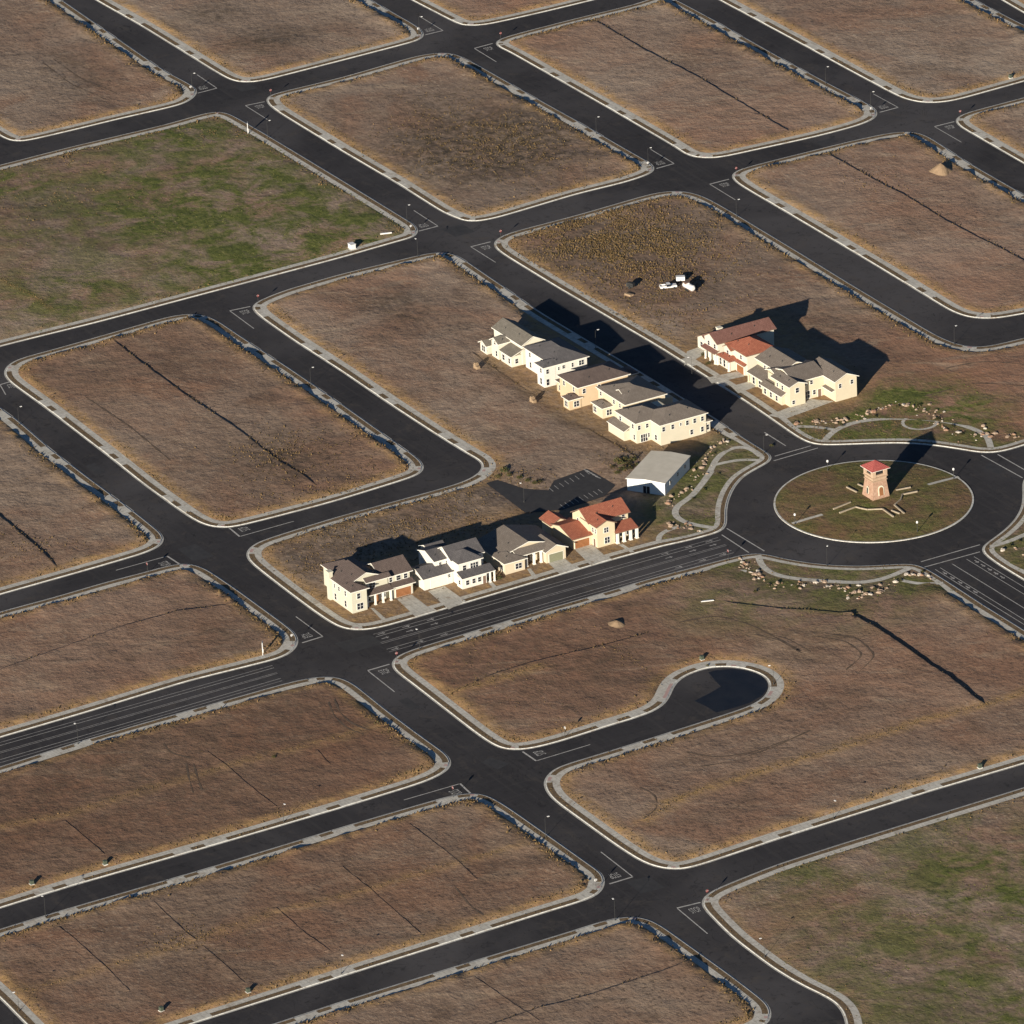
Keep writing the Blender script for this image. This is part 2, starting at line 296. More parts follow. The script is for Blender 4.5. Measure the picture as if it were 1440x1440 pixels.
# lots stepped along their rear boundary: photo polyline, drop in metres (left/lower side is the higher one)
STEPS = [(13,[(157,478),(200,512),(265,560),(330,602),(372,634),(392,650),(425,668),(440,680)],.1),
         (20,[(1198,866),(1240,890),(1290,925),(1335,955),(1378,989)],.55),
         (20,[(1030,851),(1100,858),(1165,862),(1198,866)],.1),
         (6,[(825,24),(900,68),(985,112),(1040,145),(1106,184)],.1),
         (9,[(1160,216),(1230,255),(1270,275),(1330,312),(1440,368),(1500,400)],.1),
         (12,[(668,500),(690,515),(730,543),(790,580),(840,612),(892,644)],.1),
         (14,[(-20,718),(0,728),(30,752),(60,778),(80,798)],.3),
         (15,[(0,944),(90,912),(180,880),(250,862),(330,852)],.1),
         (20,[(620,985),(690,952),(760,930),(840,912),(910,893)],.1),
         (18,[(700,1440),(760,1420),(850,1395),(960,1358)],.1),
         (11,[(1235,543),(1260,550),(1330,556),(1372,562)],.09),
         (16,[(290,1058),(320,1080),(345,1103),(390,1137)],.09),(16,[(90,1155),(120,1180),(148,1205)],.09),(16,[(445,1056),(465,1078)],.09),
         (17,[(82,1305),(115,1332),(148,1362),(183,1397)],.09),(17,[(215,1270),(262,1314),(277,1326)],.09),(17,[(285,1332),(345,1385)],.09),(17,[(387,1278),(430,1315),(465,1340)],.09),
         (17,[(575,1160),(640,1210),(672,1240)],.09),(17,[(480,1220),(520,1252),(592,1315)],.09),(18,[(665,1375),(760,1440)],.09)]
BERMS = [(b, np.array([gp(*q) for q in l]), h) for b, l, h in STEPS if h == .09]
STEPS = [(b, np.array([gp(*q) for q in l]), h) for b, l, h in STEPS if h != .09]
# ridge lines of pale dry grass
OCHL = [(16,[(0,1165),(95,1147),(215,1110),(320,1080),(480,1038),(600,1000)]),(17,[(30,1398),(150,1362),(270,1326),(390,1284),(480,1264),(620,1222),(760,1183)]),
        (20,[(930,1133),(1080,1083),(1160,1060),(1300,1015),(1400,990),(1500,955)]),(20,[(640,975),(760,940)]),(4,[(0,395),(30,410),(75,438)]),(20,[(905,1158),(960,1123)])]
OCHL = [(b, np.array([gp(*q) for q in l])) for b, l in OCHL]
GREEN = [(4,(235,190),22,1.),(4,(350,235),24,.9),(4,(430,300),24,1.),(4,(300,330),20,.9),(4,(250,205),38,.7),(4,(285,285),45,1.1),(4,(190,250),24,.7),(4,(50,330),22,.5),(4,(110,415),30,.75),(4,(420,370),45,1.2),(4,(500,330),25,1.0),(4,(340,345),25,.8),(4,(20,260),14,1.),(4,(360,180),20,.9),(4,(165,395),20,.5),
         (19,(1300,1190),28,.5),(19,(1140,1235),16,.6),(19,(1380,1230),25,.8),(19,(1430,1270),25,.9),(19,(1260,1310),25,.6),(19,(1330,1370),40,.7),(19,(1430,1320),30,.8),(19,(1230,1400),12,.6),(19,(1440,1420),25,.8),
         (11,(1290,570),16,1.2),(11,(1340,582),14,1.2),(11,(1240,600),14,1.3),(20,(1080,840),20,.5),(20,(1180,838),18,.6),(20,(1030,850),16,.5)]
GREEN = [(b, gp(*q), r, a) for b, q, r, a in GREEN]
DARK = [(5,(690,205),30,1.5),(5,(660,225),18,1.0),(5,(640,170),26,.6),(2,(300,22),9,.8),(2,(365,62),10,.9),(2,(400,55),9,.7),(12,(560,425),10,.8),(12,(575,445),8,.8),(1,(110,110),26,.4),(11,(1150,470),20,.5),(13,(395,645),14,.9),(11,(860,340),30,.9),(11,(930,390),26,.6),(20,(700,950),40,.55),(20,(780,930),30,.6),(16,(150,1110),50,.6),(16,(330,1060),30,.5),(16,(430,1020),30,.5),
        (13,(120,530),20,.5),(12,(470,740),40,.75),(12,(560,720),30,.7),(12,(640,705),25,.7),(16,(40,1130),35,.6),(4,(70,290),25,.7),(4,(130,330),20,.6),(4,(70,215),14,.6),(4,(285,180),14,.6),(13,(240,480),25,.4),(15,(330,900),22,.5)]
DARK = [(b, gp(*q), r, a) for b, q, r, a in DARK]

RED = [(11,(1350,530),42,1.),(11,(1420,590),32,1.),(11,(1250,500),22,.7),(20,(720,930),55,.9),(20,(640,960),40,.8),(20,(880,900),40,.5),(9,(1340,410),35,.7),(9,(1270,250),25,.5),(6,(1040,180),30,.6),(6,(760,60),25,.5),(16,(170,1120),60,.6),(16,(420,1040),45,.6),(13,(110,510),40,.5),(12,(420,400),25,.5),(20,(1300,950),40,.4),(3,(690,10),30,.5),(15,(200,900),60,.4)]
RED = [(b, gp(*q), r, a) for b, q, r, a in RED]
SUNXY = -np.array(rotw(math.sin(math.radians(23)), math.cos(math.radians(23))))
def smooth(poly, n=3, maxcut=2.6):
    p = np.array(poly)
    for _ in range(n):
        q = []
        for i in range(len(p)):
            a, b = p[i], p[(i+1) % len(p)]; d = b-a; L = np.linalg.norm(d)
            if L < 1e-6: continue
            c = min(.25*L, maxcut); d = d/L; q += [a+d*c, b-d*c]
        p = np.array(q)
    return p
def resample(p, step, closed=True):
    q = np.vstack([p, p[:1]]) if closed else np.array(p)
    L = np.r_[0, np.cumsum(np.linalg.norm(np.diff(q, axis=0), axis=1))]
    n = max(4, int(L[-1]/step)); t = np.linspace(0, L[-1], n+1)
    if closed: t = t[:-1]
    return np.c_[np.interp(t, L, q[:,0]), np.interp(t, L, q[:,1])]
def area(p): return .5*np.sum(p[:,0]*np.roll(p[:,1],-1)-np.roll(p[:,0],-1)*p[:,1])
def normals(p):
    t = np.roll(p,-1,0)-np.roll(p,1,0); t = t/np.maximum(np.linalg.norm(t,axis=1)[:,None],1e-9)
    return np.c_[-t[:,1], t[:,0]], t
def segdist(P, line, closed=False):
    """distance of the points P to a polyline, and signed side of its nearest segment"""
    L = np.vstack([line, line[:1]]) if closed else line
    best = np.full(len(P), 1e9); side = np.zeros(len(P)); par = np.zeros(len(P))
    for i in range(len(L)-1):
        a, b = L[i], L[i+1]; d = b-a; l2 = d@d
        if l2 < 1e-9: continue
        t = np.clip(((P-a)@d)/l2, 0, 1); r = P-(a+t[:,None]*d); ds = np.hypot(r[:,0], r[:,1])
        m = ds < best; best[m] = ds[m]; side[m] = np.sign(d[0]*r[m,1]-d[1]*r[m,0]); par[m] = (i+t[m])
    return best, side, par
def inside(P, poly):
    x, y = P[:,0], P[:,1]; r = np.zeros(len(P), bool)
    for i in range(len(poly)):
        (x0,y0),(x1,y1) = poly[i], poly[(i+1) % len(poly)]
        if y0 == y1: continue
        c = ((y0 > y) != (y1 > y)) & (x < (x1-x0)*(y-y0)/(y1-y0)+x0); r ^= c
    return r
def vnoise(P, s, seed=0.0): return np.array([mnoise.noise(Vector((p[0]*s+seed, p[1]*s-seed, seed*.7))) for p in P])
VIEW = np.array([gp(-70,-70),gp(1510,-70),gp(1510,1520),gp(-70,1520)])
kerb, gutter, side, verge, ramp = MB(), MB(), MB(), MB(), MB()
GUT, KRB, VER, SID = .45, .68, 2.05, 3.75
tufts = []                                                   # (x, y, z, height, spread, tone)
apron_pts = np.array([np.mean([gp(*d[2]), gp(*d[3])], axis=0) for d in DRIVES])
PADS = []; PM = []
RINGS = {}
for k, px in B.items():
    p = np.array([gp(*q) for q in px])
    if area(p) < 0: p = p[::-1]
    p = resample(smooth(p), 1.15)
    for _ in range(4): p = .5*p+.25*(np.roll(p,1,0)+np.roll(p,-1,0))
    nrm, tan = normals(p)                                    # nrm points into the block
    rc = np.clip((58-np.hypot(p[:,0],p[:,1]))/6, 0, 1)[:,None]
    off = lambda d: p+nrm*d
    o = [p, off(GUT), off(KRB), p+nrm*(VER-.35*rc), p+nrm*(SID-.75*rc)]
    n = len(p)
    ph = k*7.3
    isap = np.zeros(n, bool); isramp = np.zeros(n, bool)
    for i in range(n):
        tx, ty = abs(tan[i][0]), abs(tan[i][1])
        if k not in NOAPRON:
            if rc[i] > .5: u = None
            elif tx > .93 and k in AAPRON and not (k == 12 and p[i][1] < -125): u = (p[i][0]+ph) % 36
            elif ty > .93 and k in BAPRON: u = (p[i][1]+ph) % 36
            else: u = None
            if u is not None and (22 < u < 27 or 30.5 < u < 35.5) and not (k == 12 and p[i][0] > -38 and ty > .9): isap[i] = True
        if .55 < tx < .84 and k != 21 and rc[i] < .5: isap[i] = True; isramp[i] = .66 < tx < .75
    d2 = np.array([np.min(np.hypot(*(apron_pts-q).T)) for q in o[3]])
    isap |= d2 < 3.1
    for i in range(n):
        j = (i+1) % n
        def strip(mb, A, Bv, za, zb, m=0): mb.quad([(*A[i],za),(*A[j],za),(*Bv[j],zb),(*Bv[i],zb)], m)
        strip(gutter, o[0], o[1], .006, .012)
        kz = .05 if isap[i] else .15
        strip(kerb, o[1], o[1]+nrm*.03, .0, kz); strip(kerb, o[1]+nrm*.03, o[2], kz, .155 if isap[i] else kz); 
        if isramp[i]: strip(ramp, o[2], off(1.5), .155, .158); strip(side, off(1.5), o[3], .158, .158)
        elif isap[i]: strip(side, o[2], o[3], .155, .158)
        else: strip(verge, o[2], o[3], .14, .14)
        strip(side, o[3], o[4], .158, .158)
    for i in range(0, n):                                    # sparse growth in the verges
        if not isap[i] and random.random() < .55:
            q = p[i]+nrm[i]*random.uniform(KRB+.2, VER-.2); tufts.append((*q, .13, random.uniform(.08,.28), random.uniform(.12,.3), 1))
    ring = o[4]; dd, _, _ = segdist(ring, p, True); keep = dd > (SID-.75*rc[:,0])-.06; r1 = ring[keep]
    ring2 = off(SID+1.15); dd, _, _ = segdist(ring2, p, True); r2 = ring2[dd > SID+1.15-.06]
    # pad points
    lo, hi = p.min(0), p.max(0); gs = 2.0
    vlo, vhi = VIEW.min(0), VIEW.max(0); lo = np.maximum(lo, vlo); hi = np.minimum(hi, vhi)
    X, Y = np.meshgrid(np.arange(lo[0],hi[0],gs), np.arange(lo[1],hi[1],gs)); Pn = np.c_[X.ravel(), Y.ravel()]+rng.uniform(-.5,.5,(X.size,2))
    Pn = Pn[inside(Pn, p)]; Pn = Pn[inside(Pn, VIEW)]
    d, _, _ = segdist(Pn, resample(p, 2.3), True); Pn = Pn[d > SID+1.9]
    for bk, ln, h in STEPS:
        if bk == k:
            l2 = resample(ln, 1.1, False); jit = vnoise(l2, .35, 3.)*.18
            t2 = np.gradient(l2, axis=0); t2 /= np.linalg.norm(t2,axis=1)[:,None]; n2 = np.c_[-t2[:,1], t2[:,0]]
            l2 = l2+n2*jit[:,None]
            ds, _, _ = segdist(Pn, l2); Pn = Pn[ds > 1.2]
            ex = np.vstack([l2+n2*.13, l2-n2*.13, l2+n2*.5, l2-n2*.5]); ex = ex[inside(ex, p)]; dx, _, _ = segdist(ex, p, True); Pn = np.vstack([Pn, ex[dx > SID+1.9]])
    P = np.vstack([r1, r2, Pn]); n1, n2_ = len(r1), len(r2)
    d, _, _ = segdist(P, resample(p, 1.8), True)
    inner = np.clip((d-SID)/1.15, 0, 1)
    H = PADH.get(k, 1.0)
    _, _, par = segdist(P, p, True); nn_ = nrm[np.clip(par.astype(int), 0, n-1)]       # edges facing away from the sun raised, shaped to throw more shade
    H = H*(.38+.62*np.clip(-.55*nn_[:,1]+.3*nn_[:,0]+.45, 0, 1))
    edge = .62+.75*vnoise(P, .16, k)+.35*vnoise(P, .5, k+9)
    e_ = np.exp(-np.maximum(d-SID-1.2,0)/5)
    z = H*np.clip(edge,.2,1.4)*e_+.30*(1-e_)
    z = z+.16*vnoise(P, .06, k+2)+.09*vnoise(P, .21, k+4)+.045*vnoise(P, .6, k+6)
    green = np.zeros(len(P)); och = np.zeros(len(P)); dark = np.zeros(len(P))
    redm = np.zeros(len(P))
    for bk, c, r, a in RED:
        if bk == k: redm = np.maximum(redm, a*np.exp(-(np.hypot(*(P-c).T)/r)**2))
    for bk, ln, h in STEPS:
        if bk != k: continue
        ds, sd, par = segdist(P, ln); end = (par > 1e-3) & (par < len(ln)-1-1e-3)
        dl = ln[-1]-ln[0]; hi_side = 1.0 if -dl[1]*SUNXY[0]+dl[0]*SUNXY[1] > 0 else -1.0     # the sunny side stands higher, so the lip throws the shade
        w = np.where(end, 1, np.clip(1-ds/3, 0, 1))*np.clip((d-SID-1.5)/3,0,1)
        jj = .95+.3*vnoise(P, .22, k+33)
        fine_ = h == .1; h = .24 if fine_ else h
        z += np.where(sd == hi_side, h*jj*np.exp(-ds/16), -h*.15*np.exp(-ds/3))*w
        if not fine_: dark = np.maximum(dark, np.exp(-(ds/.8)**2)*w*.5)  # soil painted darker along the lip, adding to its shade
    for bk, ln in OCHL:
        if bk == k: ds, _, _ = segdist(P, ln); och = np.maximum(och, (.55 if k in (16,17) else .95)*np.exp(-(ds/1.8)**2)); z += .12*np.exp(-(ds/1.3)**2)
    for bk, c, r, a in GREEN:
        if bk == k: green = np.maximum(green, a*np.exp(-(np.hypot(*(P-c).T)/r)**2))
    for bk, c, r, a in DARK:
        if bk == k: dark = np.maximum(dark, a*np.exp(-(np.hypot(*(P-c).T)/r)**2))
    och = np.maximum(och, np.clip(1.0-np.abs(d-SID-1.3)/2.6,0,1)*(1.0 if k not in (4,19) else .35))
    if k in (4,19): green = np.maximum(green, .2)
    # level ground for the gardens round the circle, the yards and the car park
    flat = np.clip(1-(np.hypot(P[:,0],P[:,1])-50)/14, 0, 1)
    if k in (11,12,20,21):
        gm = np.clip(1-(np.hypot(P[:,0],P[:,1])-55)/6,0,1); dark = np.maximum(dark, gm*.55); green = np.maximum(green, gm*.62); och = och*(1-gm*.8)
    for yd in YARDS+[LOT]:
        f = inside(P, yd); ds, _, _ = segdist(P, np.array(yd), True); f = np.where(f, 1, np.clip(1-ds/5,0,1)); flat = np.maximum(flat, f)
        if yd is not LOT: dark = np.maximum(dark, f*.45); och = np.maximum(och, f*.5)
    z = z*(1-flat)+.0*flat
    z = np.maximum(z*inner, -.02)+.15
    z[:n1] = .15
    if k in (12,): z = np.where(inside(P, LOT), .02, z)
    es = [(i,(i+1) % n1) for i in range(n1)]
    bound = not (inside(p, VIEW).all())
    res = delaunay_2d_cdt([Vector((float(a),float(b))) for a, b in P], es if not bound else es, [], 1, 1e-5)
    vo, fo, vi = res[0], res[2], res[3]
    src = [v[0] if v else -1 for v in vi]
    zz = [float(z[s]) if s >= 0 else .15 for s in src]
    VP = np.array([(v.x, v.y) for v in vo])
    me = bpy.data.meshes.new('ground'); me.from_pydata([(v.x, v.y, h) for v, h in zip(vo, zz)], [], [tuple(f) for f in fo])
    me.materials.append(M['dirt'])
    ca = me.color_attributes.new('mask', 'FLOAT_COLOR', 'POINT')
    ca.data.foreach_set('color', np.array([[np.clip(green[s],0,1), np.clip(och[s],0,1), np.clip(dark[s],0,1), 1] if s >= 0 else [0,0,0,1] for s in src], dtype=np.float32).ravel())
    ra = me.attributes.new('red','FLOAT','POINT'); ra.data.foreach_set('value', np.array([redm[s] if s >= 0 else 0 for s in src], dtype=np.float32))
    ta = me.attributes.new('tone','FLOAT','POINT'); ta.data.foreach_set('value', np.full(len(vo), TONE.get(k,.5), dtype=np.float32))
    me.polygons.foreach_set('use_smooth', [True]*len(me.polygons)); me.update()
    # make sure faces look up
    if len(me.polygons) and me.polygons[0].normal.z < 0: me.flip_normals()
    tag(link(bpy.data.objects.new('ground', me)), kind='structure')
    PADS.append((k, P, z)); PM.append(np.c_[green, och, dark, redm])
    # growth along the pad edge
    gz = np.hypot(ring2[:,0], ring2[:,1])
    for i in range(n):
        q0 = p[i]
        if not inside(q0[None], VIEW)[0] or np.hypot(*q0) < 58: continue
        if any(inside(np.array([q0+nrm[i]*6]), yd)[0] for yd in YARDS+[LOT]): continue
        hiedge = np.clip(-.55*nrm[i][1]+.3*nrm[i][0]+.45, 0, 1)
        dens = 4.6*max(0, .45+1.2*mnoise.noise(Vector((q0[0]*.055, q0[1]*.055, k))))*(.4 if k in (4,19) else 1)
        for _ in range(int(dens+random.random())):
            dd_ = SID+abs(random.gauss(0,1.5))+.1
            q = q0+nrm[i]*dd_+tan[i]*random.uniform(-.6,.6)
            tufts.append((q[0], q[1], None, random.uniform(.08,.26)*(1+1.0*hiedge)*(1.6 if random.random()<.12 else 1), random.uniform(.16,.42), 0 if random.random()<.7 else 1))
    RINGS[k] = p

# height look-up for anything set down on the lots
from mathutils.kdtree import KDTree
allP = np.vstack([P for _, P, _ in PADS]); allM = np.vstack(PM); allZ = np.concatenate([z for _, _, z in PADS])
kd = KDTree(len(allP))
for i, q in enumerate(allP): kd.insert((q[0], q[1], 0), i)
kd.balance()
def hz(x, y):
    r = kd.find_n((x, y, 0), 4); w = [1/(d+.05) for _, _, d in r]
    return sum(allZ[i]*a for (_, i, _), a in zip(r, w))/sum(w)
def at(px, py):
    q = gp(px, py); h = hz(*q)
    return (q[0], q[1], h)

brt = []
mb = MB()
for bk, ln, kind in BERMS:
    l = resample(ln, .6, False); l = l+np.c_[vnoise(l,.3,1.),vnoise(l,.3,8.)]*.10
    t = np.gradient(l, axis=0); t /= np.linalg.norm(t,axis=1)[:,None]; nn = np.c_[-t[:,1],t[:,0]]; m = len(l)
    hh = .11+.07*vnoise(l, .3, bk); hh[0] = hh[-1] = -.05
    if bk == 11: hh = hh*.6
    for i in range(m-1):
        gw = .9 if bk == 11 else 2.2
        sg = 1.0 if np.dot(nn[m//2], SUNXY) > 0 else -1.0                       # long side faces the sun, steep side drops away from it
        a, b = [[(*(l[j]+nn[j]*sg*gw), hz(*(l[j]+nn[j]*sg*gw))-.02), (*l[j], hz(*l[j])+hh[j]), (*(l[j]-nn[j]*sg*.22), hz(*l[j])-.08)] for j in (i,i+1)]
        f = 1 if sg > 0 else -1
        for qd in ([a[0],b[0],b[1],a[1]], [a[1],b[1],b[2],a[2]]): mb.quad(qd if sg < 0 else qd[::-1])
    brt += [TONE.get(bk,.5)]*(len(mb.v)-len(brt))
me = mb.mesh('ground', M['dirt']); bm_ = np.clip(np.array([allM[kd.find((v[0],v[1],0))[1]] for v in mb.v]),0,1)
ra = me.attributes.new('red','FLOAT','POINT'); ra.data.foreach_set('value', bm_[:,3].astype(np.float32)); ca = me.color_attributes.new('mask','FLOAT_COLOR','POINT'); ca.data.foreach_set('color', np.c_[bm_[:,:3],np.ones(len(bm_))].astype(np.float32).ravel())
ta = me.attributes.new('tone','FLOAT','POINT'); ta.data.foreach_set('value', np.array(brt, dtype=np.float32))
tag(link(bpy.data.objects.new('ground', me)), kind='structure')
TRK = [(20,[(955,878),(1005,868),(1055,881),(1127,919)]),(20,[(1062,895),(1095,903),(1128,922)]),(20,[(1075,893),(1108,902),(1140,920)]),(16,[(262,1076),(266,1098),(272,1118)]),(16,[(272,1076),(278,1096),(284,1114)]),(16,[(230,1048),(240,1062),(268,1068)]),
       (20,[(965,1060),(1010,1068),(1060,1060),(1110,1042)]),(20,[(985,1080),(1030,1074),(1090,1052),(1140,1030)]),(20,[(905,1155),(925,1140),(922,1120),(900,1110)]),(20,[(1150,900),(1190,905),(1215,925),(1190,945)]),(20,[(1160,895),(1205,900),(1232,926),(1205,952)]),
       (16,[(470,985),(478,1005),(495,1022),(520,1030)]),(16,[(462,990),(470,1010),(488,1028),(512,1036)]),(17,[(640,1250),(660,1275),(680,1290)]),(11,[(1330,520),(1380,510),(1440,515)]),(11,[(1300,560),(1370,540),(1440,545)]),(2,[(300,66),(350,60),(410,52)]),(1,[(60,90),(100,120),(150,142)]),(1,[(75,85),(115,113),(165,133)]),(13,[(120,560),(180,600),(240,650)])]
mb = MB()
for bk, ln in TRK:
    l = resample(np.array([gp(*q) for q in ln]), .8, False)
    for _ in range(10): l[1:-1] = .5*l[1:-1]+.25*(l[:-2]+l[2:])
    t = np.gradient(l, axis=0); t /= np.linalg.norm(t,axis=1)[:,None]; nn = np.c_[-t[:,1],t[:,0]]
    w = np.clip(.2+.3*vnoise(l, .25, bk), .03, .4)
    for i in range(len(l)-1):
        zz = [hz(*l[j])+.035 for j in (i,i+1)]
        mb.quad([(*(l[i]-nn[i]*w[i]),zz[0]),(*(l[i+1]-nn[i+1]*w[i+1]),zz[1]),(*(l[i+1]+nn[i+1]*w[i+1]),zz[1]),(*(l[i]+nn[i]*w[i]),zz[0])])
tag(mb.build('ground', M['furrow']), kind='structure')
tag(gutter.build('gutter', M['gutter']), kind='structure')
tag(kerb.build('kerb', M['kerb']), kind='structure')
tag(side.build('pavement', M['concrete']), kind='structure')
tag(verge.build('verge', M['verge']), kind='structure')
tag(ramp.build('kerb_ramp', M['ramp']), kind='structure')
# ground to the horizon and the street asphalt
mb = MB(); S = 9000; mb.quad([(-S,-S,-.06),(S,-S,-.06),(S,S,-.06),(-S,S,-.06)])
far = mb.build('ground', M['dirt']); tag(far, kind='structure')
mb = MB(); V = [gp(-160,-80),gp(1570,-80),gp(1640,1570),gp(-160,1570)]; mb.quad([(*q,0.0) for q in V])
tag(mb.build('road', M['asphalt']), kind='structure')
# roundabout island
ISL = np.mean([gp(1094,708),gp(1369,702),gp(1229,649),gp(1223,762)], axis=0); RI = 24.9
def disc(cx, cy, r0, r1, z0, z1, n=120):
    vs = []; 
    for i in range(n):
        a = 2*math.pi*i/n; vs += [(cx+r0*math.cos(a),cy+r0*math.sin(a),z0),(cx+r1*math.cos(a),cy+r1*math.sin(a),z1)]
    return vs, [(2*i,2*((i+1)%n),2*((i+1)%n)+1,2*i+1) for i in range(n)]
mb = MB(); mb.add(*disc(*ISL, RI+.25, RI+.22, 0, .16)); mb.add(*disc(*ISL, RI+.22, RI-.22, .16, .16)); tag(mb.build('kerb', M['kerb']), kind='structure')
P = [ISL]; 
for r in np.arange(1.2, RI-.6, 1.2):
    nn = int(2*math.pi*r/1.3); P += [ISL+r*np.array([math.cos(2*math.pi*(i+.5*(r%2))/nn), math.sin(2*math.pi*(i+.5*(r%2))/nn)]) for i in range(nn)]
nb = 150; rim = [ISL+(RI-.2)*np.array([math.cos(2*math.pi*i/nb), math.sin(2*math.pi*i/nb)]) for i in range(nb)]
P = np.array(rim+P); rr = np.hypot(*(P-ISL).T); z = .14+.5*np.clip(1-(rr/RI)**2,0,1)+.05*vnoise(P,.5,3); z[:nb] = .15
res = delaunay_2d_cdt([Vector((float(a),float(b))) for a, b in P], [(i,(i+1)%nb) for i in range(nb)], [], 1, 1e-5)
me = bpy.data.meshes.new('ground'); me.from_pydata([(v.x,v.y,float(z[i[0]])) for v, i in zip(res[0],res[3])], [], [tuple(f) for f in res[2]]); me.materials.append(M['dirt'])
ca = me.color_attributes.new('mask','FLOAT_COLOR','POINT'); ca.data.foreach_set('color', np.array([[.55 if rr[i[0]]>6 else .8,.28,.5,1] for i in res[3]],dtype=np.float32).ravel())
tag(link(bpy.data.objects.new('ground', me)), kind='structure')
def zi(x, y):
    r = math.hypot(x-ISL[0], y-ISL[1]); return .14+.5*max(0,1-(r/RI)**2)

# ------------------------------------------------------------------ car park, drives, paths, road patches
mb = MB(); mb.quad([(*q,.17) for q in LOT]); tag(mb.build('car_park', M['oldpatch']), kind='structure')
mb = MB()
for d in DRIVES+WALKS: mb.quad([(*gp(*q),.176) for q in d])
tag(mb.build('driveway', M['concrete']), kind='structure')
def pathstrip(mb, pts, w, zf, closed=False):
    p = resample(smooth(np.array(pts),2,3) if closed else np.array(pts), .8, closed)
    if not closed:
        for _ in range(12): p[1:-1] = .5*p[1:-1]+.25*(p[:-2]+p[2:])
        t = np.gradient(p, axis=0); t /= np.linalg.norm(t,axis=1)[:,None]; nn = np.c_[-t[:,1],t[:,0]]
    else: nn, _ = normals(p)
    a, b = p+nn*w/2, p-nn*w/2; m = len(p)
    for i in range(m if closed else m-1):
        j = (i+1) % m; mb.quad([(*a[i],zf(*a[i])),(*a[j],zf(*a[j])),(*b[j],zf(*b[j])),(*b[i],zf(*b[i]))])
E = lambda l: [gp(960+x/3, 480+y/3) for x, y in l]
D = lambda l: [gp(660+x/3.79, 620+y/3.79) for x, y in l]
mb = MB(); zc = lambda x, y: .182
pathstrip(mb, E([(595,425),(620,395),(660,367),(720,345),(800,332),(900,327),(980,327),(1080,336),(1160,350),(1230,372),(1285,400),(1300,450)]), 1.7, zc)
pathstrip(mb, E([(480,362),(560,362),(640,376)]), 1.4, lambda x, y: .186)
pathstrip(mb, E([(330,488),(290,455),(250,444),(190,456),(140,500),(115,555),(80,605),(40,655),(-10,690)]), 1.6, zc)
pathstrip(mb, E([(130,525),(200,508),(260,500),(335,505)]), 1.4, lambda x, y: .186)
pathstrip(mb, D([(1290,165),(1250,220),(1180,305),(1110,345),(1090,385),(1110,420),(1190,450),(1310,468)]), 1.7, lambda x, y: .184)
pathstrip(mb, D([(1010,548),(1005,510),(1050,478),(1120,460)]), 1.4, lambda x, y: .188)
pathstrip(mb, E([(318,905),(330,945),(370,980),(430,998),(520,1008),(620,1015),(740,1022),(830,1010),(900,985),(965,955)]), 1.7, zc)
pathstrip(mb, E([(20,985),(70,965),(130,970),(270,972)]), 1.4, lambda x, y: .186)
pathstrip(mb, E([(920,1010),(1000,1028),(1100,1022)]), 1.4, lambda x, y: .186)
pathstrip(mb, E([(1300,868),(1370,850),(1450,815)]), 1.6, zc)
cr = gp(960+1000/3, 480+345/3)
pathstrip(mb, [cr+4.4*np.array([math.cos(a),math.sin(a)]) for a in np.linspace(0,2*math.pi,24)[:-1]], .9, lambda x, y: .19, True)
tag(mb.build('path', M['concrete']), kind='structure')
mb = MB(); zs = lambda x, y: zi(x,y)+.06
pathstrip(mb, E([(462,772),(520,756),(590,738)]), 1.1, zs); pathstrip(mb, E([(1035,612),(1100,592),(1165,574)]), 1.1, zs)
tag(mb.build('stepping_path', M['concrete']), kind='structure')
# sealed dark area on the cul-de-sac head
Z = lambda l: [(*gp(780+x/4, 900+y/4), .004) for x, y in l]
mb = MB(); mb.quad(Z([(865,182),(905,170),(1000,162),(1090,172),(1160,198),(1192,235),(1198,270),(1170,310),(1100,352),(1010,382),(910,408),(850,372),(785,342),(870,300),(935,262),(900,225)]))
mb.quad([(q[0],q[1],.008) for q in Z([(890,215),(960,190),(1040,185),(1120,215),(1060,255),(970,245)])]); tag(mb.build('road', M['seal']), kind='structure')
mb = MB()
for i, q in enumerate(([(1148,200),(1172,193),(1180,199),(1156,206)],[(620,322),(650,315),(668,326),(640,333)],[(250,772),(275,765),(300,782),(272,790)],[(470,905),(520,892),(540,905),(492,918)],[(690,1065),(716,1074),(700,1082),(676,1072)],[(880,1240),(912,1232),(935,1248),(902,1257)],
         [(560,985),(573,981),(592,995),(579,999)],[(120,655),(133,651),(150,664),(137,668)],[(330,122),(352,117),(362,124),(340,129)],[(1290,700-15),(1300,680),(1310,690),(1298,694)],[(1390,650),(1412,660),(1405,668),(1384,657)])): mb.quad([(*gp(*c), .0035+.0002*i) for c in q])
tag(mb.build('road', M['oldpatch']), kind='structure')
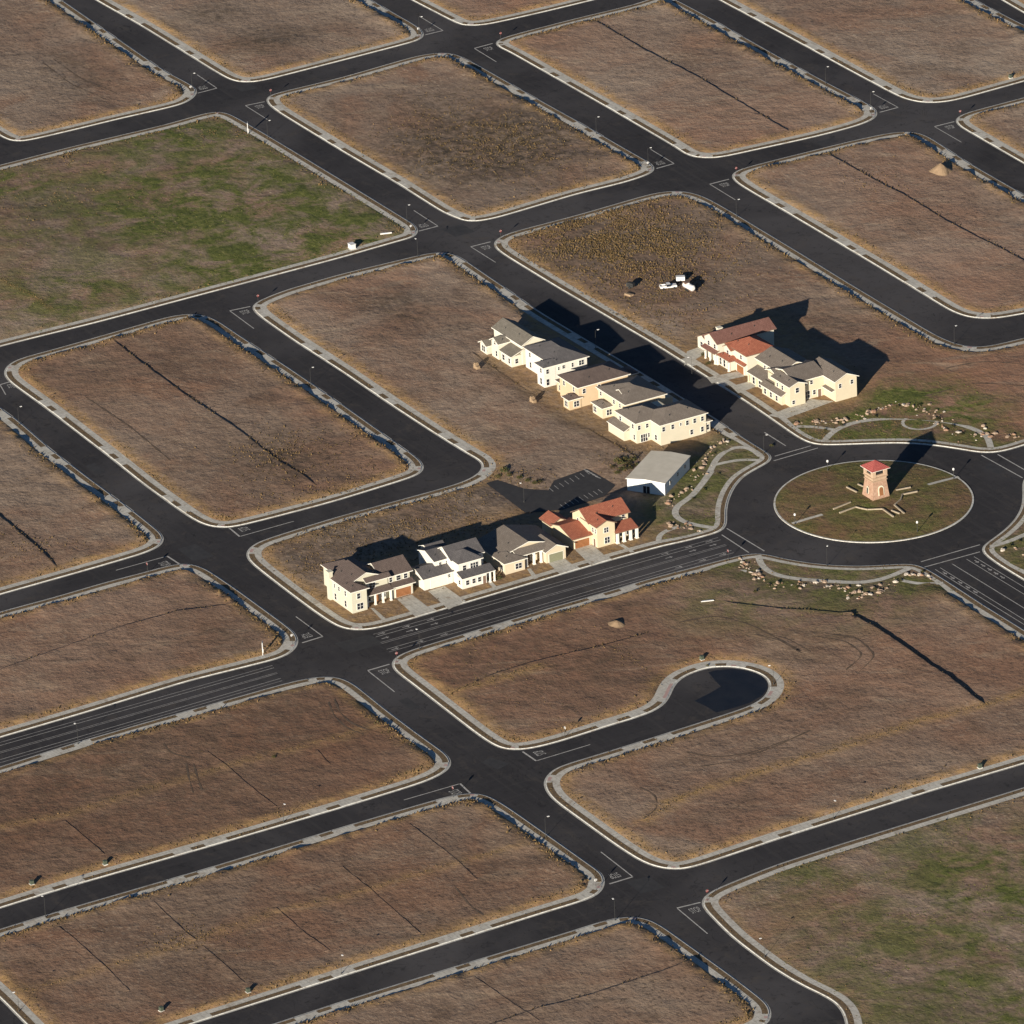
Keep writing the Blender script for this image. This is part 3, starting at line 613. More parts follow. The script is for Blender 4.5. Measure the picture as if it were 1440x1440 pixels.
# ------------------------------------------------------------------ road markings
tc = bpy.data.curves.new('t','FONT'); tc.body = 'STOP'; tc.align_x = 'CENTER'; tc.align_y = 'CENTER'; tc.size = 1.0
to = bpy.data.objects.new('t', tc); C.objects.link(to); bpy.context.view_layer.update()
tme = bpy.data.meshes.new_from_object(to.evaluated_get(bpy.context.evaluated_depsgraph_get())); C.objects.unlink(to); bpy.data.objects.remove(to)
TV = np.array([v.co[:2] for v in tme.vertices]); TF = [tuple(pp.vertices) for pp in tme.polygons]
TV[:,0] /= (TV[:,0].max()-TV[:,0].min()); TV[:,1] /= (TV[:,1].max()-TV[:,1].min())
mk, mw = MB(), MB()
STOPS = [((278,131),(305,124),(277,105)),((372,143),(345,148.5),(376,168)),((598,49),(623,43),(590,23)),((693,61),(667,68),(698,87)),((923,237),(948,230),(915,210)),
         ((1237,158),(1263,151),(1228,132)),((1342,171),(1314,178),(1352,200)),((1025,252),(998,259),(1034,281)),((589,325),(616,318),(582,296)),((690,340),(662,347),(697,369)),
         ((352,431),(323,437),(357,462)),((322,742),(337,754.5),(413,733)),((255,795),(235,782),(163,802)),((425,904),(454,895),(416,867)),((548,934),(517,943),(555,973)),
         ((735,1057),(754,1070),(830,1047)),((663,1117),(647,1102),(568,1125)),((857,1243),(890,1233),(845,1198)),((985,1269),(952,1277),(995,1313)),((27,533),(0,541),(8,555))]
for a, b, c in STOPS:
    A, Bq, Cq = gp(*a), gp(*b), gp(*c); mk.line(A, Bq, .45, .012); d = (Bq-Cq)/np.linalg.norm(Bq-Cq); mk.line(Bq-d*.3, Cq, .28, .010)
    mid = .52*A+.48*Bq-d*3.0; r = np.array([d[1],-d[0]])
    mk.add([(*(mid+r*2.5*x+d*2.5*y), .014) for x, y in TV], TF)
def dline(mb, a, b, w, z, dash=None):
    a, b = np.array(a), np.array(b); L = np.linalg.norm(b-a); d = (b-a)/L
    if not dash: mb.line(a, b, w, z); return
    t = 0
    while t < L: mb.line(a+d*t, a+d*min(L,t+dash[0]), w, z); t += dash[0]+dash[1]
def roadlines(u1, u2, l1, l2, fr, z=.008):
    u1, u2, l1, l2 = gp(*u1), gp(*u2), gp(*l1), gp(*l2)
    for f, w, dash, mbx in fr: dline(mbx, u1+(l1-u1)*f, u2+(l2-u2)*f, w, z, dash)
FR = [(.155,.16,None,mw),(.26,.16,None,mk),(.475,.15,None,mw),(.52,.15,None,mw),(.74,.16,None,mk),(.845,.16,None,mw)]
roadlines((520,886.5),(1005,751),(552,922.5),(1037,782), FR)
roadlines((-40,1049),(380,931),(-20,1085),(400,962), FR)
roadlines((1378,780),(1480,842),(1308,803),(1440,885), [(.12,.18,None,mk),(.27,.18,None,mk),(.56,.22,None,mk),(.80,.18,None,mk),(.90,.18,None,mk)])
for a, b in (((1088,648),(1150,630)),((1089.5,641.5),(1140,627)),((1015,752),(1053,777)),((1022,743),(1075,775)),((1295,790),(1378,766)),((1300,797.5),(1378,776)),((1380,640),(1438,672)),((1403,639),(1450,666)),
             ((1075,608),(1105,627)),):
    mk.line(gp(*a), gp(*b), .34, .009)
# bicycle-lane symbols by the circle (small painted bars in pairs)
for t in np.linspace(.08,.42,5):
    for f in (.19,.85):
        u = gp(1378,780)*(1-t)+gp(1480,842)*t; l = gp(1308,803)*(1-t)+gp(1440,885)*t; q = u+(l-u)*f; v = (gp(1440,885)-gp(1308,803)); v /= np.linalg.norm(v); w = np.array([-v[1],v[0]])
        mw.line(q-v*.9, q+v*.9, .35, .011); mw.line(q-w*.5+v*.3, q+w*.5+v*.3, .3, .013)
for t in (.02,.09,.16,.84,.91,.97):
    for f in (.2,.37,.8):
        u = gp(520,886.5)*(1-t)+gp(1005,751)*t; l = gp(552,922.5)*(1-t)+gp(1037,782)*t; q = u+(l-u)*f; v = gp(1005,751)-gp(520,886.5); v /= np.linalg.norm(v); w = np.array([-v[1],v[0]])
        mw.line(q-v*1.0, q+v*1.0, .3, .011); mw.line(q-w*.5+v*.5, q+w*.5+v*.5, .3, .013)
# car-park bays
for a0, a1, dxy, n in (((792,716),(852,692),(-6.5,-5),9),((770,688),(828,660.5),(6,5),8)):
    for i in range(n):
        t = (i+.3)/n; q = (a0[0]+(a1[0]-a0[0])*t, a0[1]+(a1[1]-a0[1])*t); mk.line(gp(*q), gp(q[0]+dxy[0], q[1]+dxy[1]), .14, .176)
for i in range(5): mk.line(gp(821+i*4,661+i*2.4), gp(829+i*4,664+i*2.4), .3, .178)
tag(mk.build('road_marking', M['paint']), kind='structure'); tag(mw.build('road_marking', M['paint2']), kind='structure')

# ------------------------------------------------------------------ dry growth (nobody could count it)
PATCH = [((860,335),26,16,3600,.75,1),((905,365),22,12,1500,.7,0),((790,325),14,8,500,.6,0),((690,205),22,15,1300,.6,1),((640,170),18,12,300,.45,1),((400,640),12,10,260,.7,1),((470,745),30,9,700,.55,1),((560,722),26,8,550,.55,1),((640,706),20,6,320,.5,1),
         ((880,440),16,6,260,.6,0),((940,425),14,8,260,.55,1),((345,1378),1,1,2,.6,0),((700,950),30,4,120,.4,1),((860,910),14,2,60,.4,1),((450,800),8,6,150,.5,0),((295,180),9,5,60,.7,1),((80,215),14,4,90,.7,1),((90,290),22,14,180,.5,1),
         ((1150,600),10,5,140,.4,1),((1280,595),16,6,220,.35,1),((1180,640),10,2,40,.3,1),((265,1322),8,5,120,.5,1),((1090,330),6,4,30,.4,1),((1240,262),12,6,60,.6,1),((30,770),10,10,130,.6,1),((900,655),10,6,130,.6,1),((730,675),10,5,120,.6,0)]
for (px, py), rx, ry, nT, hgt, tone in PATCH:
    c = gp(px, py)
    for _ in range(int(nT*2.5)):
        q = c+np.array([random.gauss(0,1)*rx*.62, random.gauss(0,1)*ry*.9])
        if kd.find((q[0],q[1],0))[2] > 1.3: continue
        if random.random() > .62+1.1*mnoise.noise(Vector((q[0]*.12,q[1]*.12,5))): continue
        tufts.append((q[0],q[1],None,random.uniform(.2,.6)*hgt,random.uniform(.14,.36),tone if random.random()<.6 else 1-tone))
for bk, ln, h in STEPS:
    for q in resample(ln, .9, False):
        if mnoise.noise(Vector((q[0]*.15,q[1]*.15,4))) > .05:
            q = q+rng.normal(0,.35,2)
            if kd.find((q[0],q[1],0))[2] < 1.3: tufts.append((q[0],q[1],None,random.uniform(.15,.45),random.uniform(.15,.4),1))
for bk, ln in OCHL:
    for q in resample(ln, .6 if bk in (16,17) else .3, False):
        if mnoise.noise(Vector((q[0]*.08,q[1]*.08,2))) > -.25:
            q = q+rng.normal(0,.55,2)
            if kd.find((q[0],q[1],0))[2] < 1.3: tufts.append((q[0],q[1],None,random.uniform(.08,.24),random.uniform(.15,.36),random.choice((0,1))))
for k, P, z in PADS:                                        # sparse tufts everywhere on the lots
    for _ in range(len(P)//4):
        i = random.randrange(len(P)); q = P[i]+rng.uniform(-1,1,2)
        if mnoise.noise(Vector((q[0]*.03,q[1]*.03,k)))+.6*mnoise.noise(Vector((q[0]*.11,q[1]*.11,k+5))) < .22: continue
        if kd.find((q[0],q[1],0))[2] < .8: tufts.append((q[0],q[1],None,random.uniform(.04,.14),random.uniform(.12,.36),1))
for _ in range(900):                                        # island
    a, r = random.uniform(0,6.28), RI*math.sqrt(random.random())*.97; q = ISL+r*np.array([math.cos(a),math.sin(a)]); tufts.append((q[0],q[1],zi(*q),random.uniform(.05,.16),random.uniform(.1,.25),1))
blk = [RINGS[k] for k in (11,12)]
gr = {0: MB(), 1: MB(), 2: MB()}
for j in np.where(allM[:,0] > .3)[0]:
    g = allM[j,0]
    for _ in range(3):
        q = allP[j]+rng.uniform(-1.3,1.3,2)
        if random.random() < min(.95, g*.8)*(.5+1.6*mnoise.noise(Vector((q[0]*.1,q[1]*.1,9)))) and kd.find((q[0],q[1],0))[2] < 1.2: tufts.append((q[0],q[1],None,random.uniform(.05,.16),random.uniform(.2,.5),2))
hot = inside(np.array([(t[0],t[1]) for t in tufts]), LOT)
for t, bad in zip(tufts, hot):
    if bad: continue
    x, y, z, h, s, tone = t; z = hz(x,y)-.02 if z is None else z
    mbx = gr[tone]; vs = []; fs = []
    for _ in range(4):
        a = random.uniform(0,6.28); l = random.uniform(.2,1)*s; cx, cy = x+random.uniform(-s,s)*.5, y+random.uniform(-s,s)*.5
        w = random.uniform(.25,.6)*s; dx, dy = math.cos(a)*w, math.sin(a)*w; hh = h*random.uniform(.6,1.1); b = len(vs)
        vs += [(cx-dx,cy-dy,z),(cx+dx,cy+dy,z),(cx+dx*.55+dy*l,cy+dy*.55-dx*l,z+hh*.75),(cx+dy*l*.7,cy-dx*l*.7,z+hh),(cx-dx*.7+dy*l*.5,cy-dy*.7-dx*l*.5,z+hh*.6)]
        fs += [(b,b+1,b+2,b+3,b+4)]
    mbx.add(vs, fs)
tag(gr[0].build('dry_grass', M['grass']), 'dry ochre grass and weeds fringing the empty lots', 'dry grass', kind='stuff')
tag(gr[2].build('grass', M['green']), 'short green grass growing in patches on the two green lots and round the roundabout', 'grass', kind='stuff')
tag(gr[1].build('weeds', M['weed']), 'dull brown weeds scattered over the lots and verges', 'weeds', kind='stuff')

# ------------------------------------------------------------------ houses
def roofmesh(kind, x0, x1, y0, y1, ze, pitch, t=.22):
    """closed roof slab: slot 0 covering, slot 1 fascia"""
    mb = MB()
    if kind in ('gy','hy'):
        c = (x0+x1)/2; w = (x1-x0)/2; zr = ze+pitch*w; ins = 0 if kind == 'gy' else min(w, (y1-y0)/2-.01)
        e = [(x0,y0,ze),(x1,y0,ze),(x1,y1,ze),(x0,y1,ze)]; r = [(c,y0+ins,zr),(c,y1-ins,zr)]
        top = [(1,2,5,4),(3,0,4,5),(0,1,4),(2,3,5)]
    else:
        c = (y0+y1)/2; w = (y1-y0)/2; zr = ze+pitch*w; ins = 0 if kind == 'gx' else min(w, (x1-x0)/2-.01)
        e = [(x0,y0,ze),(x1,y0,ze),(x1,y1,ze),(x0,y1,ze)]; r = [(x0+ins,c,zr),(x1-ins,c,zr)]
        top = [(0,1,5,4),(2,3,4,5),(3,0,4),(1,2,5)]
    v = e+r; gable = kind[0] == 'g'
    up = [(a,b,q+t) for a, b, q in v]; n = 6
    vs = v+up; tp = top[:2] if gable else top
    mb.add(vs, [tuple(i+n for i in f) for f in tp], 0)
    mb.add(vs, [tuple(reversed(f)) for f in tp], 1)
    if not gable: ring = [(0,1),(1,2),(2,3),(3,0)]
    elif kind == 'gy': ring = [(1,2),(3,0),(0,4),(4,1),(2,5),(5,3)]
    else: ring = [(0,1),(2,3),(3,4),(4,0),(1,5),(5,2)]
    mb.add(vs, [(a,b,b+n,a+n) for a, b in ring], 1)
    return mb
def gableprism(w, kind, x0, x1, y0, y1, ze, pitch, oh):
    x0, x1, y0, y1 = x0+oh, x1-oh, y0+oh, y1-oh
    if kind == 'gy':
        c = (x0+x1)/2; zr = ze+pitch*(x1-x0)/2+pitch*oh-.03; vs = [(x0,y0,ze),(x1,y0,ze),(c,y0,zr),(x0,y1,ze),(x1,y1,ze),(c,y1,zr)]; f = [(0,1,2),(4,3,5)]
    else:
        c = (y0+y1)/2; zr = ze+pitch*(y1-y0)/2+pitch*oh-.03; vs = [(x0,y0,ze),(x0,y1,ze),(x0,c,zr),(x1,y0,ze),(x1,y1,ze),(x1,c,zr)]; f = [(1,0,2),(3,4,5)]
    w.add(vs, f)
def shedmesh(axis, x0, x1, y0, y1, za, zb, t=.2):
    mb = MB()
    q = [(x0,y0,za),(x1,y0,zb if axis=='x' else za),(x1,y1,zb),(x0,y1,za if axis=='x' else zb)]
    vs = q+[(a,b,c+t) for a, b, c in q]
    mb.add(vs, [(4,5,6,7)], 0); mb.add(vs, [(3,2,1,0),(0,1,5,4),(1,2,6,5),(2,3,7,6),(3,0,4,7)], 1); return mb
def winmesh(face, w, h, panes=1, arch=False, door=None, d=.07):
    """a window or door lying in the local y-z plane facing +x (face '+x') or x-z plane facing -y"""
    mb = MB()
    def bx(a0, a1, z0, z1, p0, p1, m):
        if face == '+x': mb.box(p0, p1, a0, a1, z0, z1, m, True)
        else: mb.box(a0, a1, -p1, -p0, z0, z1, m, True)
    f = .12
    bx(-w/2-f, w/2+f, -h/2-f, -h/2, 0, d, 1); bx(-w/2-f, w/2+f, h/2, h/2+f, 0, d, 1); bx(-w/2-f, -w/2, -h/2, h/2, 0, d, 1); bx(w/2, w/2+f, -h/2, h/2, 0, d, 1)
    bx(-w/2, w/2, -h/2, h/2, 0, .03, 0)
    for i in range(1, panes): x = -w/2+w*i/panes; bx(x-.05, x+.05, -h/2, h/2, .03, d, 1)
    if not door: bx(-w/2, w/2, -.03, .03, .03, d-.01, 1)
    return mb
WC = {}
def house(label, N0, wallmat, roofmat, boxes, roofs=(), sheds=(), wins=(), doors=(), cols=(), chims=(), trim='trim', name='house'):
    base = .12
    h = empty(name, (N0[0], N0[1], base), label, 'house', 'model homes')
    w = MB()
    for i, b in enumerate(boxes): e = .004*i; w.box(b[0]-e, b[1]-e, b[2]+e, b[3]-e, -.1, b[4]+.06-.003*i)
    for i, r in enumerate(roofs):
        r = list(r); r[5] += .013*i
        if r[0][0] == 'g': gableprism(w, *r[:7], .42)
    w.build('wall', M[wallmat], h)
    for i, r in enumerate(roofs):
        r = list(r); r[5] += .013*i
        roofmesh(*r[:7]).build('roof', [M[roofmat], M[trim]], h)
    for r in roofs[:2]:
        kd_, rx0, rx1, ry0, ry1, rz, pt = r[:7]
        for f, g in ((.55,.3),(.42,.7)):
            if kd_[1] == 'y': vx, vy = (rx0+rx1)/2+(rx1-rx0)/2*f, ry0+(ry1-ry0)*g; vz = rz+pt*(rx1-vx)
            else: vy, vx = (ry0+ry1)/2-(ry1-ry0)/2*f, rx0+(rx1-rx0)*g; vz = rz+pt*(vy-ry0)
            mb = MB(); mb.tube((vx,vy,vz+.1),(vx,vy,vz+.6),.09,.09,8); mb.build('roof_vent', M['steel'], h)
    for s in sheds: shedmesh(*s).build('porch_roof', [M[roofmat], M[trim]], h)
    for face, pos, al, zc_, ww, hh, *pn in wins:
        key = (face, ww, hh, pn[0] if pn else 1)
        if key not in WC: WC[key] = winmesh(face, ww, hh, key[3]).mesh('window', [M['glass'], M['frame']])
        o = link(bpy.data.objects.new('window', WC[key]), h); o.location = (pos, al, zc_) if face == '+x' else (al, pos, zc_)
    for nm, m, face, pos, al, zc_, ww, hh in doors:
        o = winmesh(face, ww, hh, 1, door=True).build(nm, [M[m], M['trim']], h); o.location = (pos, al, zc_) if face == '+x' else (al, pos, zc_)
    for x, y, r, z1 in cols:
        mb = MB(); mb.box(x-r, x+r, y-r, y+r, -.1, z1); mb.box(x-r*1.4, x+r*1.4, y-r*1.4, y+r*1.4, -.1, .25); mb.build('column', M['trim' if wallmat != 'wall_yellow' else wallmat], h)
    for x0, x1, y0, y1, z1 in chims:
        mb = MB(); mb.box(x0, x1, y0, y1, -.1, z1); mb.box(x0-.12, x1+.12, y0-.12, y1+.12, z1, z1+.25); mb.build('chimney', M[wallmat], h)
    return h
house('cream two storey corner house with tall side chimney and brown garage door', (-18.2,-140.3), 'wall_greencream', 'roof_brown',
  [(-11.4,0,0,4.2,5.7),(-12,-3,3.8,11.8,5.7),(-12,-3.3,11.5,18.2,5.5),(-11,-1.8,11.95,18.1,2.9),(-18.6,-11,2.4,10,5.3)],
  [('gx',-12.2,-2.9,-.5,12.3,5.7,.40),('hx',-5.5,.5,-.55,4.8,5.72,.41),('gy',-12.4,-2.6,9.8,18.8,5.5,.5),('hx',-19.1,-9.5,1.9,10.6,5.35,.43)],
  [('x',-3.0,-.9,4.3,12.2,3.7,2.85),('x',-3.4,-1.2,12.3,18.7,3.6,2.95),('x',-3.0,-1.5,4.9,12.1,6.9,6.1)],
  [('-y',0,-3.3,1.5,1.0,1.6),('-y',0,-8.4,1.5,1.0,1.6),('-y',0,-6.4,4.3,.8,1.1),('-y',0,-3.2,4.3,.8,1.3),('-y',0,-8.6,4.3,.7,1.0),('+x',0,1.9,4.3,.9,1.4),('+x',0,2.2,1.5,1.7,1.6,2),('+x',-3,7.4,4.6,1.7,1.3,2),('+x',-3,6.2,1.4,1.2,1.6),('+x',-3,10.4,1.4,1.2,1.6),('+x',-3.3,12.8,4.5,.8,1.2),('+x',-3.3,15,4.5,1.2,1.2),('+x',-3.3,17,4.5,1.0,1.2)],
  [('garage_door','doorbrown','+x',-1.8,15.4,1.15,4.3,2.2),('front_door','doorbrown','+x',-3,8.6,1.05,1.0,2.1)],
  [(-1.3,y,.2,2.85) for y in (5,7.2,9.4,11.6)], [(-11.3,-9.9,-.75,.3,7.4)])
house('white two storey house with dark slate roof and long front porch, lower row', (-14.4,-111.3), 'wall_white', 'roof_slate',
  [(-13,-5.2,-7.9,.2,2.95),(-16,-7.9,-3.2,1,5.5),(-13.2,-5.4,.2,9.1,5.7),(-10,-2.7,.6,7.0,5.7),(-3,-.35,.1,7.1,2.75),(-19.5,-15,-.6,4,4.6),(-5.5,-2.8,7.0,9.0,2.75)],
  [('gy',-13.4,-4.8,-8.4,.9,2.95,.38),('gy',-16.6,-7.5,-3.6,1.0,5.5,.31),('gy',-13.7,-5.1,-.2,9.5,5.7,.55),('hx',-9.6,-2.3,.2,7.5,5.74,.56),('gy',-20,-14.5,-1,4.4,4.6,.42)],
  [('x',-2.75,.15,-.15,9.4,3.75,2.8)],
  [('+x',-7.9,-1.7,4.6,.7,.9),('+x',-7.9,.2,4.6,.7,.9),('+x',-2.7,2.2,4.5,1.0,1.2),('+x',-2.7,5.0,4.5,2.2,1.4,3),('+x',-.35,1.6,1.5,.9,1.2),('+x',-.35,3.4,1.5,.9,1.2),('+x',-.35,5,1.5,.9,1.2),('+x',-5.2,-.9,2.2,.8,.8),('-y',.1,-1.6,1.5,.9,1.1)],
  [('garage_door','doorwhite','+x',-5.2,-3.6,1.15,4.8,2.2),('front_door','trimdark','+x',-.35,6.4,1.05,.9,2.1)],
  [(-.1,7.9,.18,2.8),(-.1,9.1,.18,2.8)])
house('single storey tan house with wide low roof and olive garage door', (-16.8,-98.8), 'wall_sand', 'roof_tan',
  [(-14,.8,.6,6.2,2.95),(-14,-2.5,5.8,15,2.95),(-8,.9,12.3,17.9,2.9),(-16.5,-13.4,8.4,12.4,3.6)],
  [('gx',-14.6,-2.3,.2,18.4,3.0,.27),('hx',-6.5,1.4,0,6.8,3.03,.29),('gx',-6.5,1.4,11.8,18.45,2.95,.44),('gy',-17,-12.8,7.9,12.9,3.6,.3)],
  [('x',-2.5,-.1,4.6,14.6,4.25,3.25)],
  [('+x',.8,4.4,1.5,1.8,1.4,2),('-y',.6,-.8,1.5,1.0,1.3),('+x',-2.5,7.4,1.4,1.2,1.5),('+x',-2.5,10.6,1.4,1.0,1.5)],
  [('garage_door','doorgreen','+x',.9,15.1,1.15,4.0,2.2),('front_door','trimdark','+x',-2.5,9,1.05,1.0,2.1)],
  [(-.5,y,.25,3.2) for y in (7.4,9.6,11.6)])
house('cream house with red tile roofs, columned porch and brown garage door beside the car park', (-16.4,-71.4), 'wall_peach', 'roof_red',
  [(-8,0,0,5.1,5.65),(-11.3,-3.4,-.4,11,5.6),(-14,-2.8,-5.4,.1,2.75),(-17.5,-13,-5.7,-1,2.95),(-3.6,-2.2,4.8,11,2.9)],
  [('gy',-11.7,-2.9,-.8,11.5,5.6,.55),('gx',-7.4,.45,-.45,5.55,5.62,.42),('gy',-14.6,-2.1,-6,.3,2.8,.27),('gx',-18,-12.2,-6.3,-.6,2.95,.5)],
  [('x',-2.9,.75,4.95,11.5,4.05,2.75)],
  [('+x',0,2.6,4.3,1.2,1.3,2),('+x',0,2.8,1.5,1.4,1.6,2),('-y',-.4,-8.6,4.5,.7,1.4),('-y',0,-2.0,4.3,.7,1.2),('-y',0,-.8,4.3,.5,1.2),('+x',-3.4,9.6,4.9,.9,.9),('+x',-2.2,6.4,1.4,1.3,2.0),('+x',-2.2,8.4,1.4,1.3,2.0),('+x',-2.2,10.2,1.4,1.0,2.0)],
  [('garage_door','doorbrown','+x',-2.8,-2.8,1.1,4.2,2.1),('front_door','trimdark','-y',0,-1.4,1.05,1.0,2.1)],
  [(.45,y,.3,2.75) for y in (5.5,7.4,9.3,11.1)], trim='trimdark')
house('ivory gabled house with pale grey roof at the upper end of the middle row', (-126.9,-31.5), 'wall_ivory', 'roof_grey',
  [(-5.5,0,0,3.8,2.95),(-14.5,.2,3.2,9.5,5.4),(-9.9,-6.3,-.25,4,4.4),(-14.3,-11,-1.2,4,2.4)],
  [('gx',-15,.65,2.7,10.1,5.4,.52),('gy',-10.4,-5.8,-.7,6,4.4,.55),('gy',-14.8,-10.5,-1.65,5,2.4,.5)],
  [('y',-5.8,.5,-.5,3.6,2.95,4.4)],
  [('-y',0,-1.2,1.5,.9,1.4),('+x',0,1.5,1.5,.9,1.3),('-y',-.25,-8.1,4.4,.9,1.1),('-y',-.25,-7.4,1.5,.9,1.5),('-y',-1.2,-12.6,1.4,1.6,1.6,2),('-y',0,-4.2,1.5,1.2,1.5),('-y',-1.2,-10.9,1.2,.01,.01)])
house('tall bright white two storey house with charcoal roof in the middle row', (-110.3,-31.3), 'wall_white', 'roof_slate',
  [(-3.6,0,0,3.4,5.6),(-14.8,-.05,3,13,5.55)],
  [('hx',-15.2,.5,2.4,13.5,5.6,.41),('hy',-4.3,.52,-.55,6.2,5.62,.42)], [],
  [('-y',0,-1.6,4.4,.8,1.2),('-y',0,-1.7,1.4,.9,1.7),('+x',0,1.0,4.4,.8,1.2),('+x',0,1.0,1.4,.9,1.7),('-y',3,-12.4,4.3,.9,1.2),('-y',3,-12.2,1.5,.9,1.5),('-y',3,-8,1.3,.9,2),('+x',-.05,4.4,4.4,.5,.8),('+x',-.05,5.9,4.5,.8,.9),('+x',-.05,8.6,4.4,.6,1.1),('+x',-.05,11.3,4.4,1.5,1.3,2),('-y',3,-5.4,4.3,.9,1.2)])
house('tan orange two storey house with brown hip roof, centre of the middle row', (-93.9,-33.8), 'wall_tan', 'roof_brown',
  [(-3.1,0,.3,3.8,2.7),(-9.8,-.15,3.3,18.2,5.55),(-13,-9.5,4.2,8,2.8),(-9.2,-4.9,18,23.6,2.9)],
  [('hy',-10.3,.35,2.7,18.8,5.6,.37),('hx',-3.5,.4,-.1,4.2,2.75,.4),('hx',-13.4,-9,3.8,8.4,2.85,.35),('hy',-9.7,-4.4,17.5,24.1,2.95,.35)], [],
  [('+x',-.15,4.9,4.3,.9,1.2),('+x',-.15,9.4,4.3,.7,1.4),('+x',0,2.4,1.4,1.5,1.5,2),('-y',.3,-1.6,1.4,1.4,1.5,2),('-y',3.3,-2.6,4.3,.7,1.3),('-y',3.3,-7.6,4.3,.9,1.2),('-y',4.2,-11.2,1.4,1.2,1.4)])
house('sand coloured house with sunroom bay, second from the lower end of the middle row', (-84.3,-29.5), 'wall_sand', 'roof_tan',
  [(-5,0,.25,4,2.75),(-7,6.9,3.2,15,5.55),(-5,4,14.8,19,2.9)],
  [('hx',-7.4,7.3,2.7,15.5,5.6,.30),('hx',-5.4,.4,-.15,4.2,2.8,.38),('gy',-2,3,5,10.6,5.9,.45)], [],
  [('-y',.25,-3.8,1.4,1.5,1.5,2),('+x',0,2.2,1.4,1.5,1.5,2),('-y',3.2,-5.6,4.4,.9,1.1),('-y',3.2,1,4.4,.9,1.1),('-y',3.2,4,4.4,.8,1.1),('-y',3.2,3,1.4,1.2,1.8)])
house('pale yellow house with many windows at the lower end of the middle row', (-60.9,-25.9), 'wall_cream', 'roof_tan',
  [(-10,0,0,13.6,5.55),(-14.2,-4.65,-4.4,8,5.5),(-15.8,-7.9,-6.2,-4.2,2.6),(-4,-.3,13.4,15,3.0)],
  [('hy',-10.4,.4,-.45,14.1,5.6,.37),('hx',-14.7,-4.2,-4.95,5.5,5.62,.38),('hx',-4.4,.1,12.9,15.5,3.0,.4)],
  [('y',-16.1,-7.6,-6.5,-4.3,2.6,3.5)],
  [('+x',0,.9,4.4,.8,1.2),('+x',0,3.6,4.4,.8,1.2),('+x',0,6,4.5,.5,.7),('+x',0,8,4.4,.8,1.2),('+x',0,10.2,4.4,.8,1.2),('+x',0,12.5,4.4,.8,1.2),('+x',0,9.2,1.5,.8,1.3),('+x',0,12.4,1.5,.8,1.3),('+x',-.3,14.2,1.5,.8,1.4),('+x',-4.65,-3.6,4.3,.8,1.1),('+x',-4.65,-1.2,4.3,.8,1.1),('+x',-4.65,-2.2,1.2,2.0,2.0,3),('+x',-4.65,-.9,1.6,.7,1.1),('-y',0,-2.4,1.5,1.0,1.4),('-y',-4.4,-12.6,4.3,.9,1.2),('-y',-4.4,-6.4,4.3,.9,1.2),('-y',-4.4,-5.8,1.5,.8,1.4)])
house('white walled house with long dark maroon gable roof in the right row', (-102.6,15.8), 'wall_ivory', 'roof_maroon',
  [(-1.7,5,-1.8,15.4,5.5),(-7.6,-1.2,-.4,6,2.8)],
  [('gy',-2.2,5.5,-2.4,16,5.5,.5),('gy',-8,-1.6,-.9,6.5,2.85,.45)],
  [('y',-1.6,5.2,-3.1,-1.6,2.8,3.4)],
  [('-y',-.4,-5.6,1.4,1.2,1.4),('-y',-1.8,.4,4.3,1,1.2),('-y',-1.8,3.4,4.3,1,1.2)], [('front_door','trimdark','-y',-.4,-2.6,1.05,1.0,2.1)], [(.2,-2.8,.18,2.8),(2.6,-2.8,.18,2.8),(5.,-2.8,.18,2.8)], [(-1.2,.0,1.5,2.7,7.2)], trim='trimdark')
house('cream house with red pyramid tile roof and arched porch facing the shaded street', (-86.7,15.3), 'wall_ivory', 'roof_red',
  [(-9.3,.6,.5,9.2,5.55),(-10.4,-4.6,-1.5,1,2.65),(-4.2,.1,-.0,2,2.6),(-9.4,-6,-.3,3,5.0)],
  [('hx',-9.8,1.05,0,9.7,5.6,.5),('hx',-10.8,-4.2,-2,1.9,2.7,.42),('gy',-9.8,-5.6,-.7,4,5.0,.5)],
  [('y',-4.3,.4,-.4,1.2,2.65,3.4)],
  [('-y',-1.5,-9.4,1.3,1.0,1.9),('-y',-1.5,-7.5,1.3,1.0,1.9),('-y',-1.5,-5.6,1.3,.9,1.9),('+x',.6,4,4.3,.9,1.1),('-y',.5,-2.4,4.3,.9,1.1),('-y',-.3,-7.7,4.0,1,1.2)], [('garage_door','doorbrown','-y',0,-2.1,1.1,3.4,2.1)], [(-10.3,-1.9,.22,2.6),(-4.7,-1.9,.22,2.6)], trim='trimdark')
house('yellow gabled house between the red pyramid roof and the right hand end house', (-69.8,13.2), 'wall_yellow', 'roof_tan',
  [(-13.5,-1.9,3.9,13.4,5.55),(-12.6,-.5,1.0,4.2,2.7),(-6,-1.2,2.6,6,5.4)],
  [('gx',-14,-1.45,3.4,13.9,5.6,.37),('gy',-6.5,-.8,1.9,7,5.4,.36)],
  [('y',-13.2,-.2,.4,3.9,2.75,3.9)],
  [('-y',2.6,-3.6,4.3,1,1.2),('-y',3.9,-9.6,4.5,.9,1.0),('-y',1.0,-10.6,1.2,1.1,1.8),('-y',1.0,-7.6,1.2,1.1,1.8),('-y',1.0,-4.6,1.2,1.1,1.8),('+x',-1.9,8.6,6.4,.6,.6)], [('front_door','trimdark','-y',1.0,-2.4,1.05,1.0,2.1)], [(-12.8,.75,.16,2.7),(-9,.75,.16,2.7)])
